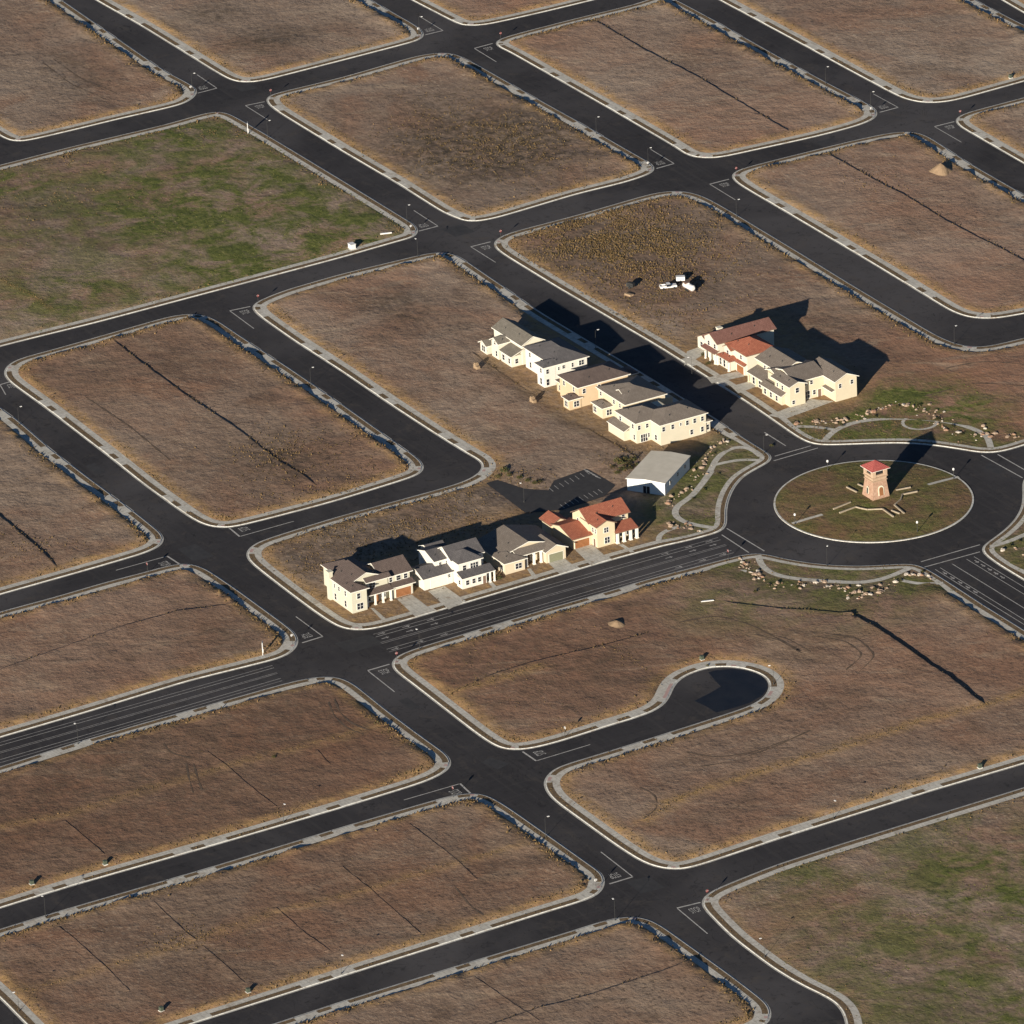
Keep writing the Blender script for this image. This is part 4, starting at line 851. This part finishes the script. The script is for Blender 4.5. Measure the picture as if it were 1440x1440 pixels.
house('yellow end house with front wing, recessed entrance and side drive nearest the roundabout', (-64.3,13.0), 'wall_yellow', 'roof_tan',
  [(-5.4,2,1,5.6,5.55),(-11,.3,5,14,5.55),(-6.6,5.9,12.4,18.9,5.55),(-10,-.4,-.1,1.4,2.5),(-10.6,-5,2.2,5.4,5.3)],
  [('gx',-6.8,2.5,.5,6.1,5.6,.36),('gx',-7,6.4,11.9,19.4,5.6,.44),('gy',-11.5,.75,3.4,13,5.6,.28)],
  [('y',-10.4,.2,-.7,1.1,2.5,3.3),('y',1,5.7,11.3,12.35,2.8,3.1)],
  [('+x',2,3.2,4.3,1,1.3),('+x',2,2.0,1.2,.8,1.0),('+x',.3,6.6,4.6,.8,1.1),('+x',.3,8.6,4.6,.8,1.1),('+x',.3,7.2,1.4,1.7,2.0,2),('+x',.3,9.4,1.6,.8,1.2),('+x',5.9,13.8,4.2,.8,1.1),('+x',5.9,17.4,4.5,.8,1.1),('-y',1,-1.6,4.3,.9,1.2),('-y',1,-4,4.3,.8,1.0),('-y',-.1,-8.4,1.2,1.0,1.4),('-y',-.1,-5.6,1.2,1.0,1.4),('-y',-.1,-2.8,1.2,1.0,1.4)], [('front_door','trimdark','+x',.3,11,1.05,1.0,2.1)])
# white shed building beside the car park
p1, p2, p3 = gp(882.4,691.5), gp(936,698.4), gp(967,660)
ax = (p2-p1)/np.linalg.norm(p2-p1); ang = math.atan2(ax[1], ax[0]); Wd, Ln = 10.2, 17.4
sh_ = empty('shed_building', (*p1, .12), 'plain white flat sided building with pale low roof beside the car park', 'building', None, ang)
w = MB(); w.box(0, Wd, 0, Ln, -.1, 3.5); w.add([(0,0,3.5),(Wd,0,3.5),(Wd/2,0,3.85),(0,Ln,3.5),(Wd,Ln,3.5),(Wd/2,Ln,3.85)], [(0,1,2),(4,3,5)]); w.build('wall', M['shedwall'], sh_)
roofmesh('gy', -.3, Wd+.3, -.3, Ln+.3, 3.52, .07, .16).build('roof', [M['shedroof'], M['white']], sh_)
for y in (4,9,14):
    o = winmesh('+x', 1.0, .9).build('window', [M['glass'], M['frame']], sh_); o.location = (Wd, y, 2.2)
o = winmesh('-y', 1.8, 2.1, 2, door=True).build('door', [M['glass'], M['frame']], sh_); o.location = (5.2, 0, 1.05)
# ------------------------------------------------------------------ clock-less stone tower on the island
TX, TY = -2.3, 1.65
tw = empty('tower', (TX, TY, .55), 'stone tower with flared base and red pyramid roof on the roundabout island', 'tower')
def frustum(mb, a0, a1, z0, z1, m=0): mb.lathe([(a0*math.sqrt(2),z0),(a1*math.sqrt(2),z1)], 4, (0,0,0), m, math.pi/4)
mb = MB(); frustum(mb, 2.55, 1.95, -.4, 4.7); mb.build('base', M['towerstone'], tw)
mb = MB(); frustum(mb, 2.12, 2.18, 4.7, 4.95); frustum(mb, 1.95, 2.05, 4.95, 5.7); frustum(mb, 2.2, 2.3, 5.7, 5.95); mb.build('belt_course', M['belv'], tw)
mb = MB()
for sx in (-1,1):
    for sy in (-1,1): mb.box(min(sx*2.15,sx*1.2), max(sx*2.15,sx*1.2), min(sy*2.15,sy*1.2), max(sy*2.15,sy*1.2), 5.95, 8.0)
mb.box(-2.05,2.05,-2.05,2.05,5.95,6.5); mb.box(-2.1,2.1,-2.1,2.1,7.55,7.98); mb.box(-1.7,1.7,-1.7,1.7,6.4,7.6,1); mb.build('belvedere', [M['belv'], M['black']], tw)  # black core box stands in for shade inside the openings
mb = MB(); frustum(mb, 2.75, .04, 7.95, 9.75); mb.box(-2.75,2.75,-2.75,2.75,7.83,7.95,1,True); mb.build('roof', [M['towerroof'], M['trim']], tw)
def archdoor(w, h, depth, mb, m):
    pts = [(-w/2,0),(w/2,0),(w/2,h-w/2)]+[(w/2*math.cos(a), h-w/2+w/2*math.sin(a)) for a in np.linspace(0,math.pi,9)[1:-1]]+[(-w/2,h-w/2)]
    n = len(pts); vs = [(0,y,z) for y, z in pts]+[(depth,y,z) for y, z in pts]
    mb.add(vs, [tuple(range(n,2*n))]+[(i,(i+1)%n,n+(i+1)%n,n+i) for i in range(n)], m)
mb = MB(); archdoor(1.7,2.6,.12,mb,1); archdoor(1.15,2.2,.18,mb,0); o = mb.build('door', [M['red'],M['plaster']], tw); o.location = (2.42,.1,.9); o.rotation_euler = (0,-.115,0)
o.data.materials[0] = M['doorbrown']
mb = MB(); archdoor(.9,2.0,.1,mb,1); archdoor(.5,1.7,.16,mb,0); o = mb.build('window', [M['glass'],M['plaster']], tw); o.location = (-.1,-2.38,1.2); o.rotation_euler = (-.115,0,-math.pi/2)
# low cream walls round the tower
I8 = lambda l: [gp(1160+x/8, 600+y/8, .5) for x, y in l]
for pts, lab in (([(95,935),(290,858)],'upper of the pair of low cream walls left of the tower'),([(165,978),(345,912),(405,928),(480,942),(650,935),(770,1020)],'long bent low cream wall in front of the tower'),
            ([(780,888),(890,982)],'short low cream wall running down right of the tower steps'),([(750,950),(840,985)],'shortest low cream wall in front of the tower'),([(1040,737),(870,772),(853,830),(790,885)],'curved low cream wall right of the tower'),
            ([(800,722),(965,690)],'low cream wall touching the tower shadow'),([(245,688),(358,745)],'lower of the two low cream walls behind the tower on the left'),([(372,655),(432,682)],'small low cream wall tucked behind the tower')):
    q = I8(pts); mb = MB(); c = np.mean(q, axis=0); zb = zi(*c)
    for a, b in zip(q[:-1], q[1:]): mb.rot_box(a-c, b-c, .32, -.35, .33)
    o = mb.build('low_wall', M['wallcap']); o.location = (*c, zb); tag(o, lab, 'wall', 'low walls around the tower')

# ------------------------------------------------------------------ boulders
BM = []
for i in range(6):
    bm_v = []; import bmesh
    bm = bmesh.new(); bmesh.ops.create_icosphere(bm, subdivisions=2, radius=1.0)
    for v in bm.verts:
        f = 1+.42*mnoise.noise(v.co*1.1+Vector((i*7.1,i*3.3,0)))+.16*mnoise.noise(v.co*2.7+Vector((0,i*5,0))); v.co *= f; v.co.x *= 1.25; v.co.z = max(v.co.z*.78, -.45)
    me = bpy.data.meshes.new('boulder'); bm.to_mesh(me); bm.free(); me.materials.append(M[('rock','rock','rock2','rock','rock3','rock')[i]]); BM.append(me)
BL = [(E([(250,918),(290,970),(330,1012),(400,1028),(480,1022),(570,1022),(650,1040),(710,1062),(760,1076),(800,1062),(860,1042),(920,1012)]),120,'rock border below the roundabout','tan boulder in the curving rock border on the near side of the roundabout',1.5),
      (E([(940,985),(985,990),(1030,985),(1040,1000)]),12,'rocks by the near right kerb','tan boulder in the small cluster between the paths at the near right exit',.5),
      (E([(455,350),(560,340),(640,342),(720,325),(800,300),(860,278),(905,264),(960,280),(1010,288)]),70,'rock border above the roundabout','tan boulder in the rock border above the roundabout lawn',1.0),
      (E([(1000,285),(1040,300),(1075,325),(1100,370),(1140,392),(1190,402)]),34,'rock bank above the roundabout','reddish boulder in the bank crossing the far garden path',2.2),
      (E([(1240,400),(1300,385),(1360,395),(1430,415)]),34,'rocks by the far right exit','pale boulder in the rock bank at the far right exit',2.0),
      (D([(1390,8),(1330,22),(1275,48),(1245,120),(1215,190),(1165,250),(1130,285),(1080,310),(1040,350)]),54,'rock border left of the roundabout','tan boulder in the rock border along the wavy path left of the roundabout',1.1),
      (D([(1000,420),(1030,430),(1075,440),(1130,462),(1180,470),(1230,485)]),22,'rocks by the left exit','tan boulder beside the small loop path left of the roundabout',.9),
      (E([(1370,880),(1400,870),(1440,900)]),6,'rocks right of the roundabout','tan boulder at the right hand edge beside the near exit garden',1.2)]
for line, n, grp, lab, sp in BL:
    p = resample(np.array(line), .3, False)
    for i in range(n):
        q = p[random.randrange(len(p))]+rng.normal(0, sp*.75, 2)*random.choice([.5,1,1.6]); s = random.choice([.16,.2,.24,.28,.34,.42,.6])*random.uniform(.8,1.1)
        o = bpy.data.objects.new('boulder', BM[random.randrange(6)]); C.objects.link(o)
        o.location = (*q, hz(*q)+s*random.uniform(-.15,.2)); o.scale = (s, s*random.uniform(.75,1.1), s*random.uniform(.8,1.15)); o.rotation_euler = (0,0,random.uniform(0,6.28)); tag(o, lab, 'boulder', grp)
# ------------------------------------------------------------------ shrubs
SM = []
for i in range(4):
    mb = MB(); r = random.Random(i)
    for _ in range(170):
        u = Vector((r.gauss(0,1), r.gauss(0,1), abs(r.gauss(0,1)))).normalized()*r.uniform(.45,1)*(.75+.5*r.random()); c = Vector((u.x, u.y, u.z*.8+.12)); s = r.uniform(.09,.2)
        t = Vector((r.gauss(0,1),r.gauss(0,1),r.gauss(0,1))).normalized(); b_ = t.orthogonal().normalized()
        mb.quad([tuple(c-t*s), tuple(c+b_*s*.6), tuple(c+t*s), tuple(c-b_*s*.6)])
    for _ in range(5): mb.tube((0,0,-.1),(r.uniform(-.5,.5),r.uniform(-.5,.5),r.uniform(.4,.7)),.03,.012,5)
    SM.append(mb.mesh('shrub', M['leaf']))
def shrub(px, py, s, lab, grp=None):
    x, y, z = at(px, py); o = bpy.data.objects.new('shrub', SM[random.randrange(4)]); C.objects.link(o)
    o.location = (x,y,z); o.scale = (s,s,s*random.uniform(.8,1.2)); o.rotation_euler = (0,0,random.uniform(0,6.28)); tag(o, lab, 'shrub', grp)
for px, py, s in ((868,652,1.1),(873,655,1.2),(879,650,1.1),(884,656,1.0),(890,650,1.1),(862,660,.9),(876,663,1.2),(887,662,.9),(895,657,.8),(868,668,.8)):
    shrub(px, py, s, 'dark scrubby bush in the clump between the car park and the white building', 'bushes by the white building')
for px, py, s in ((700,672,.9),(709,665,1.3),(716,671,.9),(731,675,.9),(742,679,.8),(752,682,.9),(760,680,.8)):
    shrub(px, py, s, 'low bush along the upper edge of the car park', 'bushes along the car park')
for px, py, s in ((1085,628,.6),(1160,606,.6),(1185,600,.6),(1230,588,.7),(1262,574,.7),(1292,573,.8),(1318,592,.8),(1338,602,.8),(1352,612,.7),(1062,835,.6),(1080,826,.6),(1120,828,.6),(1195,841,.6),(1230,830,.6),(1266,818,.6),(1297,806,.6),(1010,668,.6),(990,690,.7),(975,702,.6),(1003,640,.6),(1420,770,.7),(1432,763,.7)):
    shrub(px, py, s, 'small dark shrub planted among the boulders round the roundabout', 'garden shrubs round the roundabout')
shrub(701.5, 815, 1.0, 'dark shrub at the end of the white house porch'); shrub(989, 500, .8, 'small dark shrub in the front yard of the maroon roofed house'); shrub(996, 513, .9, 'low shrub on the lawn before the red pyramid roofed house')
shrub(995, 1047-110, .4, 'tiny bush at the top of the cul-de-sac kerb'); shrub(385, 1098-30, .6, 'small bush on the dark lot left of the side street')
# ------------------------------------------------------------------ street lamps
def lampmesh():
    r = empty('street_lamp', (0,0,0), '', 'street lamp', 'street lamps')
    mb = MB(); mb.lathe([(.13,-.2),(.13,.35),(.045,.4),(.028,4.9)], 10); mb.build('pole', M['steel'], r)
    mb = MB(); mb.tube((0,0,4.85),(-.75,0,5.05),.035); mb.build('arm', M['steel'], r)
    mb = MB(); mb.box(-1.15,-.65,-.15,.15,4.98,5.12,0,True); mb.build('lamp_head', M['white'], r)
    return r
LAMPS = [(268,127,'street lamp by the stop line at the far left crossroads'),(383,192,'street lamp beside the upper corner of the green lot'),(586,47,'street lamp at the stop line of the top middle crossing'),(848,188,'street lamp halfway along the upper centre lot'),
 (909,233,'street lamp at the right corner of the upper centre lot'),(584,361,'street lamp below the crossing next to the green lot'),(577,312,'street lamp at the lower right corner of the green lot'),(846,489,'lit street lamp standing in the shadow of the middle row'),
 (1163,117,'street lamp along the upper right side street'),(1226,153,'street lamp at the upper right stop line'),(1043,305,'street lamp below the right hand crossing'),(1348,484,'street lamp on the outside of the right hand bend'),
 (34,597,'street lamp on the left edge side street'),(443,541,'street lamp along the street of the stepped brown lot'),(107,1043,'street lamp on the near kerb of the main road at left'),(60,1289,'street lamp on the lower left side road'),
 (397,1156,'street lamp with long shadow above the lower left road'),(775,1177,'street lamp on the side street below the cul-de-sac'),(859,1291,'street lamp at the lower crossing'),(483,1374,'street lamp on the bottom road kerb'),
 (1174,1156,'street lamp on the right hand bottom road with long shadow'),(1071,1350,'street lamp beside the lower right green lot'),(1091,962,'street lamp at the head of the cul-de-sac'),(737,707,'bright street lamp in the car park'),
 (1161,796,'street lamp on the near rim of the roundabout'),(1075,638,'street lamp at the upper left entry of the roundabout'),(973,527,'white street lamp on the shaded driveway of the right row'),(20,1424,'street lamp in the bottom left corner'),(588,912,'street lamp on the main road opposite the white house')]
lamp0 = None
for px, py, lab in LAMPS:
    x, y, z = at(px, py); z = .15
    dist = [(np.min(np.hypot(*(r-[x,y]).T)), k) for k, r in RINGS.items()]; k = min(dist)[1]; r = RINGS[k]; j = np.argmin(np.hypot(*(r-[x,y]).T)); nn, _ = normals(r); nv = nn[j]
    if min(dist)[0] < 6 and 'car park' not in lab and 'driveway' not in lab: x, y = r[j]+nv*1.25
    rz = math.atan2(nv[1], nv[0])
    if lamp0 is None: lamp0 = lampmesh(); o = lamp0; o.location = (x,y,z); o.rotation_euler = (0,0,rz); o['label'] = lab
    else: dup(lamp0, (x,y,z), rz, lab)
# globe posts on the island
post0 = None
for px, py, lab in ((1164,663,'short white post lamp at the far left of the island'),(1341,674,'short white post lamp at the right of the island'),(1118,738,'short white post lamp at the near left of the island'),(1290,749,'short white post lamp at the near right of the island')):
    q = gp(px, py); 
    if post0 is None:
        post0 = empty('post_lamp', (*q, zi(*q)), lab, 'lamp', 'post lamps on the island')
        mb = MB(); mb.lathe([(.14,-.2),(.14,.2),(.08,.25),(.07,2.3)], 10); mb.build('post', M['steel'], post0)
        mb = MB(); mb.lathe([(.1,2.3),(.26,2.4),(.28,2.8),(.1,2.95)], 12); mb.build('lamp_head', M['white'], post0)
    else: dup(post0, (*q, zi(*q)), 0, lab)
# stop signs
sg0 = None
SG = [(277,135,(-1,0),'far left'),(374,139,(1,0),'upper left'),(596,53,(-1,0),'top middle'),(696,57,(1,0),'upper middle'),(921,243,(-1,0),'upper centre'),(1235,165,(-1,0),'upper right'),(1345,168,(1,0),'right edge'),(1028,249,(1,0),'right of centre'),(590,331,(-1,0),'green lot'),
      (693,337,(1,0),'weedy lot'),(355,428,(1,0),'left of the middle row'),(210,806,(0,-1),'below the left lot'),(416,906,(-1,0),'beside the corner house'),(551,931,(1,0),'main road near'),(803,1043,(0,1),'cul-de-sac'),(640,1122,(0,-1),'lower left road'),(845,1252,(-1,0),'lower middle'),(990,1266,(1,0),'lower right green lot'),(1029,790,(0,-1),'left entry of the roundabout')]
for px, py, face, lab in SG:
    x, y = gp(px, py)
    dist = [(np.min(np.hypot(*(r-[x,y]).T)), k) for k, r in RINGS.items()]; r = RINGS[min(dist)[1]]; j = np.argmin(np.hypot(*(r-[x,y]).T)); nn, _ = normals(r); x, y = r[j]+nn[j]*1.2
    lab = f'stop sign on its post at the {lab} junction' if 'roundabout' not in lab else 'sign on its post at the left entry of the roundabout'
    rz = math.atan2(face[1], face[0])
    if sg0 is None:
        sg0 = empty('stop_sign', (x,y,.14), lab, 'sign', 'stop signs at the junctions', rz)
        mb = MB(); mb.tube((0,0,-.2),(0,0,2.9),.05); mb.build('post', M['steel'], sg0)
        mb = MB(); a = [math.pi/8+i*math.pi/4 for i in range(8)]; R_ = .38
        vs = [(.055,R_*math.cos(t),2.5+R_*math.sin(t)) for t in a]+[(.085,R_*math.cos(t),2.5+R_*math.sin(t)) for t in a]
        mb.add(vs, [tuple(range(8,16))], 0); mb.add(vs, [tuple(reversed(range(8)))]+[(i,(i+1)%8,8+(i+1)%8,8+i) for i in range(8)], 1); pn = mb.build('sign_panel', [M['red'],M['white']], sg0)
        mb = MB(); mb.add([(.092,.6*u,2.5+.25*v) for u, v in TV], TF); mb.build('lettering', M['white'], pn)
    else: dup(sg0, (x,y,.14), rz, lab)
# white advertising boards on posts
for px, py, lab in ((349,188,'white upright board on posts at the upper corner of the green lot'),(370,921,'white upright board leaning on the dark lot by the main road')):
    x, y, z = at(px, py); r = empty('sign_board', (x,y,z), lab, 'sign', None, -.6)
    for s in (-.5,.5): mb = MB(); mb.box(s-.06,s+.06,-.06,.06,-.2,3.2); mb.build('post', M['white'], r)
    mb = MB(); mb.box(-.62,.62,-.1,-.06,1.2,3.3,0,True); mb.build('panel', M['white'], r)
# transformer boxes
bx0 = None
for px, py, lab in ((148,1218,'green utility box beside the lower left road'),(349,1397,'green utility box near the bottom road'),(1378,1081,'green utility box above the right hand bottom road'),(987,929,'green utility box above the cul-de-sac head'),(1421,111,'small dark utility box near the top right kerb'),(45,1246,'dark utility box at the left kerb of the lower left road'),(227,1424,'dark utility box by the bottom kerb')):
    x, y, z = at(px, py)
    if bx0 is None:
        bx0 = empty('utility_box', (x,y,z), lab, 'utility box', 'utility boxes along the roads')
        mb = MB(); mb.box(-.7,.7,-.7,.7,-.1,.18,0); mb.build('plinth', M['kerb'], bx0)
        mb = MB(); mb.box(-.55,.55,-.5,.5,.18,1.25); mb.box(-.58,.58,-.55,.55,1.25,1.34,0,True); mb.build('cabinet', M['boxgreen'], bx0); bx0.scale = (.75,.75,.75)
    else: dup(bx0, (x,y,z), random.uniform(-.2,.2), lab)
x, y, z = at(495,350); r = empty('utility_box', (x,y,z), 'white box standing on the near corner of the green lot', 'utility box')
mb = MB(); mb.box(-.9,.9,-.7,.7,-.1,1.3); mb.box(-1,1,-.8,.8,1.3,1.4,0,True); mb.build('cabinet', M['white'], r); mb = MB(); mb.box(-1.1,1.1,-.9,.9,-.1,.08); mb.build('plinth', M['kerb'], r)
x, y, z = at(543,331); mb = MB(); mb.tube((-1.6,0,.2),(1.6,.2,.2),.2,.2,10); mb.tube((-1.5,.5,.16),(1.2,.6,.16),.14,.14,8); o = mb.build('pipe_bundle', M['white']); o.location = (x,y,z); o.rotation_euler = (0,0,1.2); tag(o, 'white pipes lying on the grass near the green lot corner', 'pipes')
# pallets behind the middle row
for px, py, lab in ((671,521,'tan block pallet with long shadow behind the ivory gabled house'),(750,568,'tan block pallet with long shadow behind the tan orange house')):
    x, y, z = at(px, py); r = empty('block_pallet', (x,y,z), lab, 'pallet', 'pallets behind the middle row', .1); r.scale = (.8,.8,.8)
    mb = MB(); mb.box(-1.0,1.0,-.8,.8,-.05,.14,0,True); mb.build('pallet_base', M['lumber'], r)
    mb = MB(); mb.box(-.95,.1,-.75,.75,.14,1.5); mb.box(.12,.95,-.7,.6,.14,.95); mb.box(-.9,-.1,-.6,.5,1.5,1.9); mb.build('block_stack', M['tan'], r)
# dirt piles
for px, py, s, lab in ((1323,243,(3.4,3.0,2.3),'conical tan dirt pile on the upper right lot'),(867,880,(2.6,2.2,1.0),'low dirt mound on the red lot across from the model homes')):
    x, y, z = at(px, py); mb = MB(); n = 26; prof = [(1,0),(.8,.2),(.55,.5),(.3,.78),(.1,.95),(.02,1)]
    vs = []
    for i, (rr_, zz_) in enumerate(prof):
        for k in range(n):
            a = 2*math.pi*k/n; f = 1+.22*mnoise.noise(Vector((math.cos(a)*1.5+px, math.sin(a)*1.5, zz_*1.5))); vs.append((rr_*f*math.cos(a)*s[0], rr_*f*math.sin(a)*s[1], zz_*s[2]*(1+.1*(f-1))-.1))
    mb.add(vs, [(i*n+k,i*n+(k+1)%n,(i+1)*n+(k+1)%n,(i+1)*n+k) for i in range(len(prof)-1) for k in range(n)]+[tuple((len(prof)-1)*n+k for k in range(n))])
    o = mb.build('dirt_pile', M['pile']); o.location = (x,y,z); tag(o, lab, 'dirt pile')
x, y, z = at(995,848); mb = MB(); mb.box(-1.6,1.6,-.12,.12,0,.18,0,True); mb.box(-1.3,1.5,.2,.4,0,.15,0,True); o = mb.build('timber_boards', M['white']); o.location = (x,y,z); o.rotation_euler = (0,0,1.2); tag(o, 'pale boards lying on the red lot opposite the red roofed house', 'boards')
# site equipment on the weedy lot
def wheel(mb, x, y, r=.38, w=.24): mb.tube((x,y-w/2,r),(x,y+w/2,r),r,r,14,0)
x, y, z = at(940,408); r = empty('pickup_truck', (x,y,z), 'white pickup truck parked on the weedy lot above the right row', 'truck', None, 1.25)
mb = MB(); mb.box(-2.7,2.6,-.95,.95,.55,.95,0,True); mb.box(.7,2.6,-.93,.93,.95,1.15); mb.box(-2.7,-.75,-.95,-.85,.95,1.3); mb.box(-2.7,-.75,.85,.95,.95,1.3); mb.box(-2.7,-2.6,-.85,.85,.95,1.3); mb.build('body', M['white'], r)
mb = MB(); mb.add([(-.8,-.9,.95),(1.1,-.9,.95),(1.1,.9,.95),(-.8,.9,.95),(-.6,-.75,1.75),(.5,-.75,1.75),(.5,.75,1.75),(-.6,.75,1.75)], [(0,1,5,4),(1,2,6,5),(2,3,7,6),(3,0,4,7)], 1); mb.box(-.62,.52,-.77,.77,1.75,1.82,0,True); mb.build('cab', [M['white'],M['glass']], r)
for sx in (-1.7,1.75):
    for sy in (-.85,.85): mb = MB(); wheel(mb, sx, sy); mb.build('wheel', M['black'], r)
r.scale = (0.85,)*3
x, y, z = at(957,398); r = empty('utility_trailer', (x,y,z), 'small white box trailer behind the white pickup on the weedy lot', 'trailer', None, 1.1)
mb = MB(); mb.box(-1.6,1.6,-.9,.9,.55,2.0,0,True); mb.box(-1.66,1.66,-.95,.95,2.0,2.08,0,True); mb.build('body', M['white'], r); mb = MB(); mb.tube((1.6,0,.6),(2.8,0,.5),.05); mb.build('tow_bar', M['steel'], r)
for sy in (-.95,.95): mb = MB(); wheel(mb, 0, sy); mb.build('wheel', M['black'], r)
r.scale = (0.72,)*3
x, y, z = at(969,411); r = empty('tank_trailer', (x,y,z), 'rounded white tank trailer beside the pickup on the weedy lot', 'trailer', None, .05)
mb = MB(); mb.tube((-2.2,0,1.5),(2.2,0,1.5),.95,.95,18); mb.tube((2.2,0,1.5),(2.5,0,1.5),.95,.6,18); mb.tube((-2.5,0,1.5),(-2.2,0,1.5),.6,.95,18); mb.tube((0,0,2.3),(0,0,2.6),.3,.3,10); mb.build('tank', M['white'], r)
mb = MB(); mb.box(-1.9,-.5,-.75,.75,2.1,2.62,0,True); mb.build('hatch_cover', M['trimdark'], r)
mb = MB(); mb.box(-2.6,2.6,-.7,.7,.45,.65,0,True); mb.tube((2.6,0,.55),(3.8,0,.45),.06); mb.build('frame', M['trimdark'], r)
for sx in (-.5,.5):
    for sy in (-.85,.85): mb = MB(); wheel(mb, sx, sy, .4); mb.build('wheel', M['black'], r)
r.scale = (0.85,)*3
x, y, z = at(887,407); r = empty('site_generator', (x,y,z), 'small grey and black site machine at the left of the weedy lot equipment', 'machine', None, .5)
mb = MB(); mb.box(-1,1,-.6,.6,.5,1.5,0,True); mb.build('body', M['steel'], r); mb = MB(); mb.box(-.7,.9,-.62,-.6,.7,1.35); mb.box(-.6,.6,-.45,.45,1.5,1.7); mb.build('grille', M['black'], r)
for sy in (-.65,.65): mb = MB(); wheel(mb, 0, sy, .35); mb.build('wheel', M['black'], r)
x, y, z = at(885,417); mb = MB(); mb.box(-1.2,1.2,-.8,.8,-.05,.12,0,True); mb.box(-1.1,1.0,-.7,.1,.12,.5); mb.box(-.9,1.1,.12,.7,.12,.38); o = mb.build('lumber_stack', M['tan']); o.location = (x,y,z); o.rotation_euler = (0,0,.3); tag(o, 'low tan lumber stack in front of the small site machine', 'lumber')

# ------------------------------------------------------------------ light
AZ = 23.0; EL = math.radians(13.3)
cx, cy = rotw(math.sin(math.radians(AZ)), math.cos(math.radians(AZ)))       # direction the shadows fall
to_sun = Vector((-cx*math.cos(EL), -cy*math.cos(EL), math.sin(EL)))
sd = bpy.data.lights.new('sun', 'SUN'); sd.energy = 5.0; sd.angle = math.radians(.5); sd.color = (1.0,.905,.77)
so = bpy.data.objects.new('sun', sd); C.objects.link(so); so.location = (0,0,300); so.rotation_euler = to_sun.to_track_quat('Z','Y').to_euler()
wd = bpy.data.worlds.new('World'); sc.world = wd; wd.use_nodes = True; nt = wd.node_tree
sk = nt.nodes.new('ShaderNodeTexSky'); sk.sky_type = 'NISHITA'; sk.sun_disc = False; sk.sun_elevation = EL; sk.sun_rotation = math.atan2(to_sun.x, to_sun.y)
bg = nt.nodes['Background']; nt.links.new(sk.outputs[0], bg.inputs['Color']); bg.inputs['Strength'].default_value = .05
sk.altitude = 4000; sk.air_density = 1.0; sk.dust_density = .2; sk.ozone_density = 3.0
# ------------------------------------------------------------------ camera
cp, sp = math.cos(PITCH), math.sin(PITCH)
def wv(a, b, c): x, y = rotw(a, b); return Vector((x, y, c))
R0, D0, FW = wv(1,0,0), wv(0,-sp,-cp), wv(0,cp,-sp)
c_, s_ = math.cos(ROLL), math.sin(ROLL)
right, down = R0*c_-D0*s_, R0*s_+D0*c_
cam = bpy.data.cameras.new('camera'); co = bpy.data.objects.new('camera', cam); C.objects.link(co); sc.camera = co
x, y = rotw(-G0[0], -G0[1])
mtx = Matrix(((right.x,-down.x,-FW.x,x),(right.y,-down.y,-FW.y,y),(right.z,-down.z,-FW.z,HC),(0,0,0,1))); co.matrix_world = mtx
cam.sensor_width = 36; cam.sensor_fit = 'HORIZONTAL'; cam.lens = F/1440*36; cam.clip_start = 10; cam.clip_end = 30000
sc.render.resolution_x = sc.render.resolution_y = 1024
sc.view_settings.view_transform = 'Standard'; sc.view_settings.look = 'None'; sc.view_settings.gamma = 1; sc.view_settings.exposure = .82
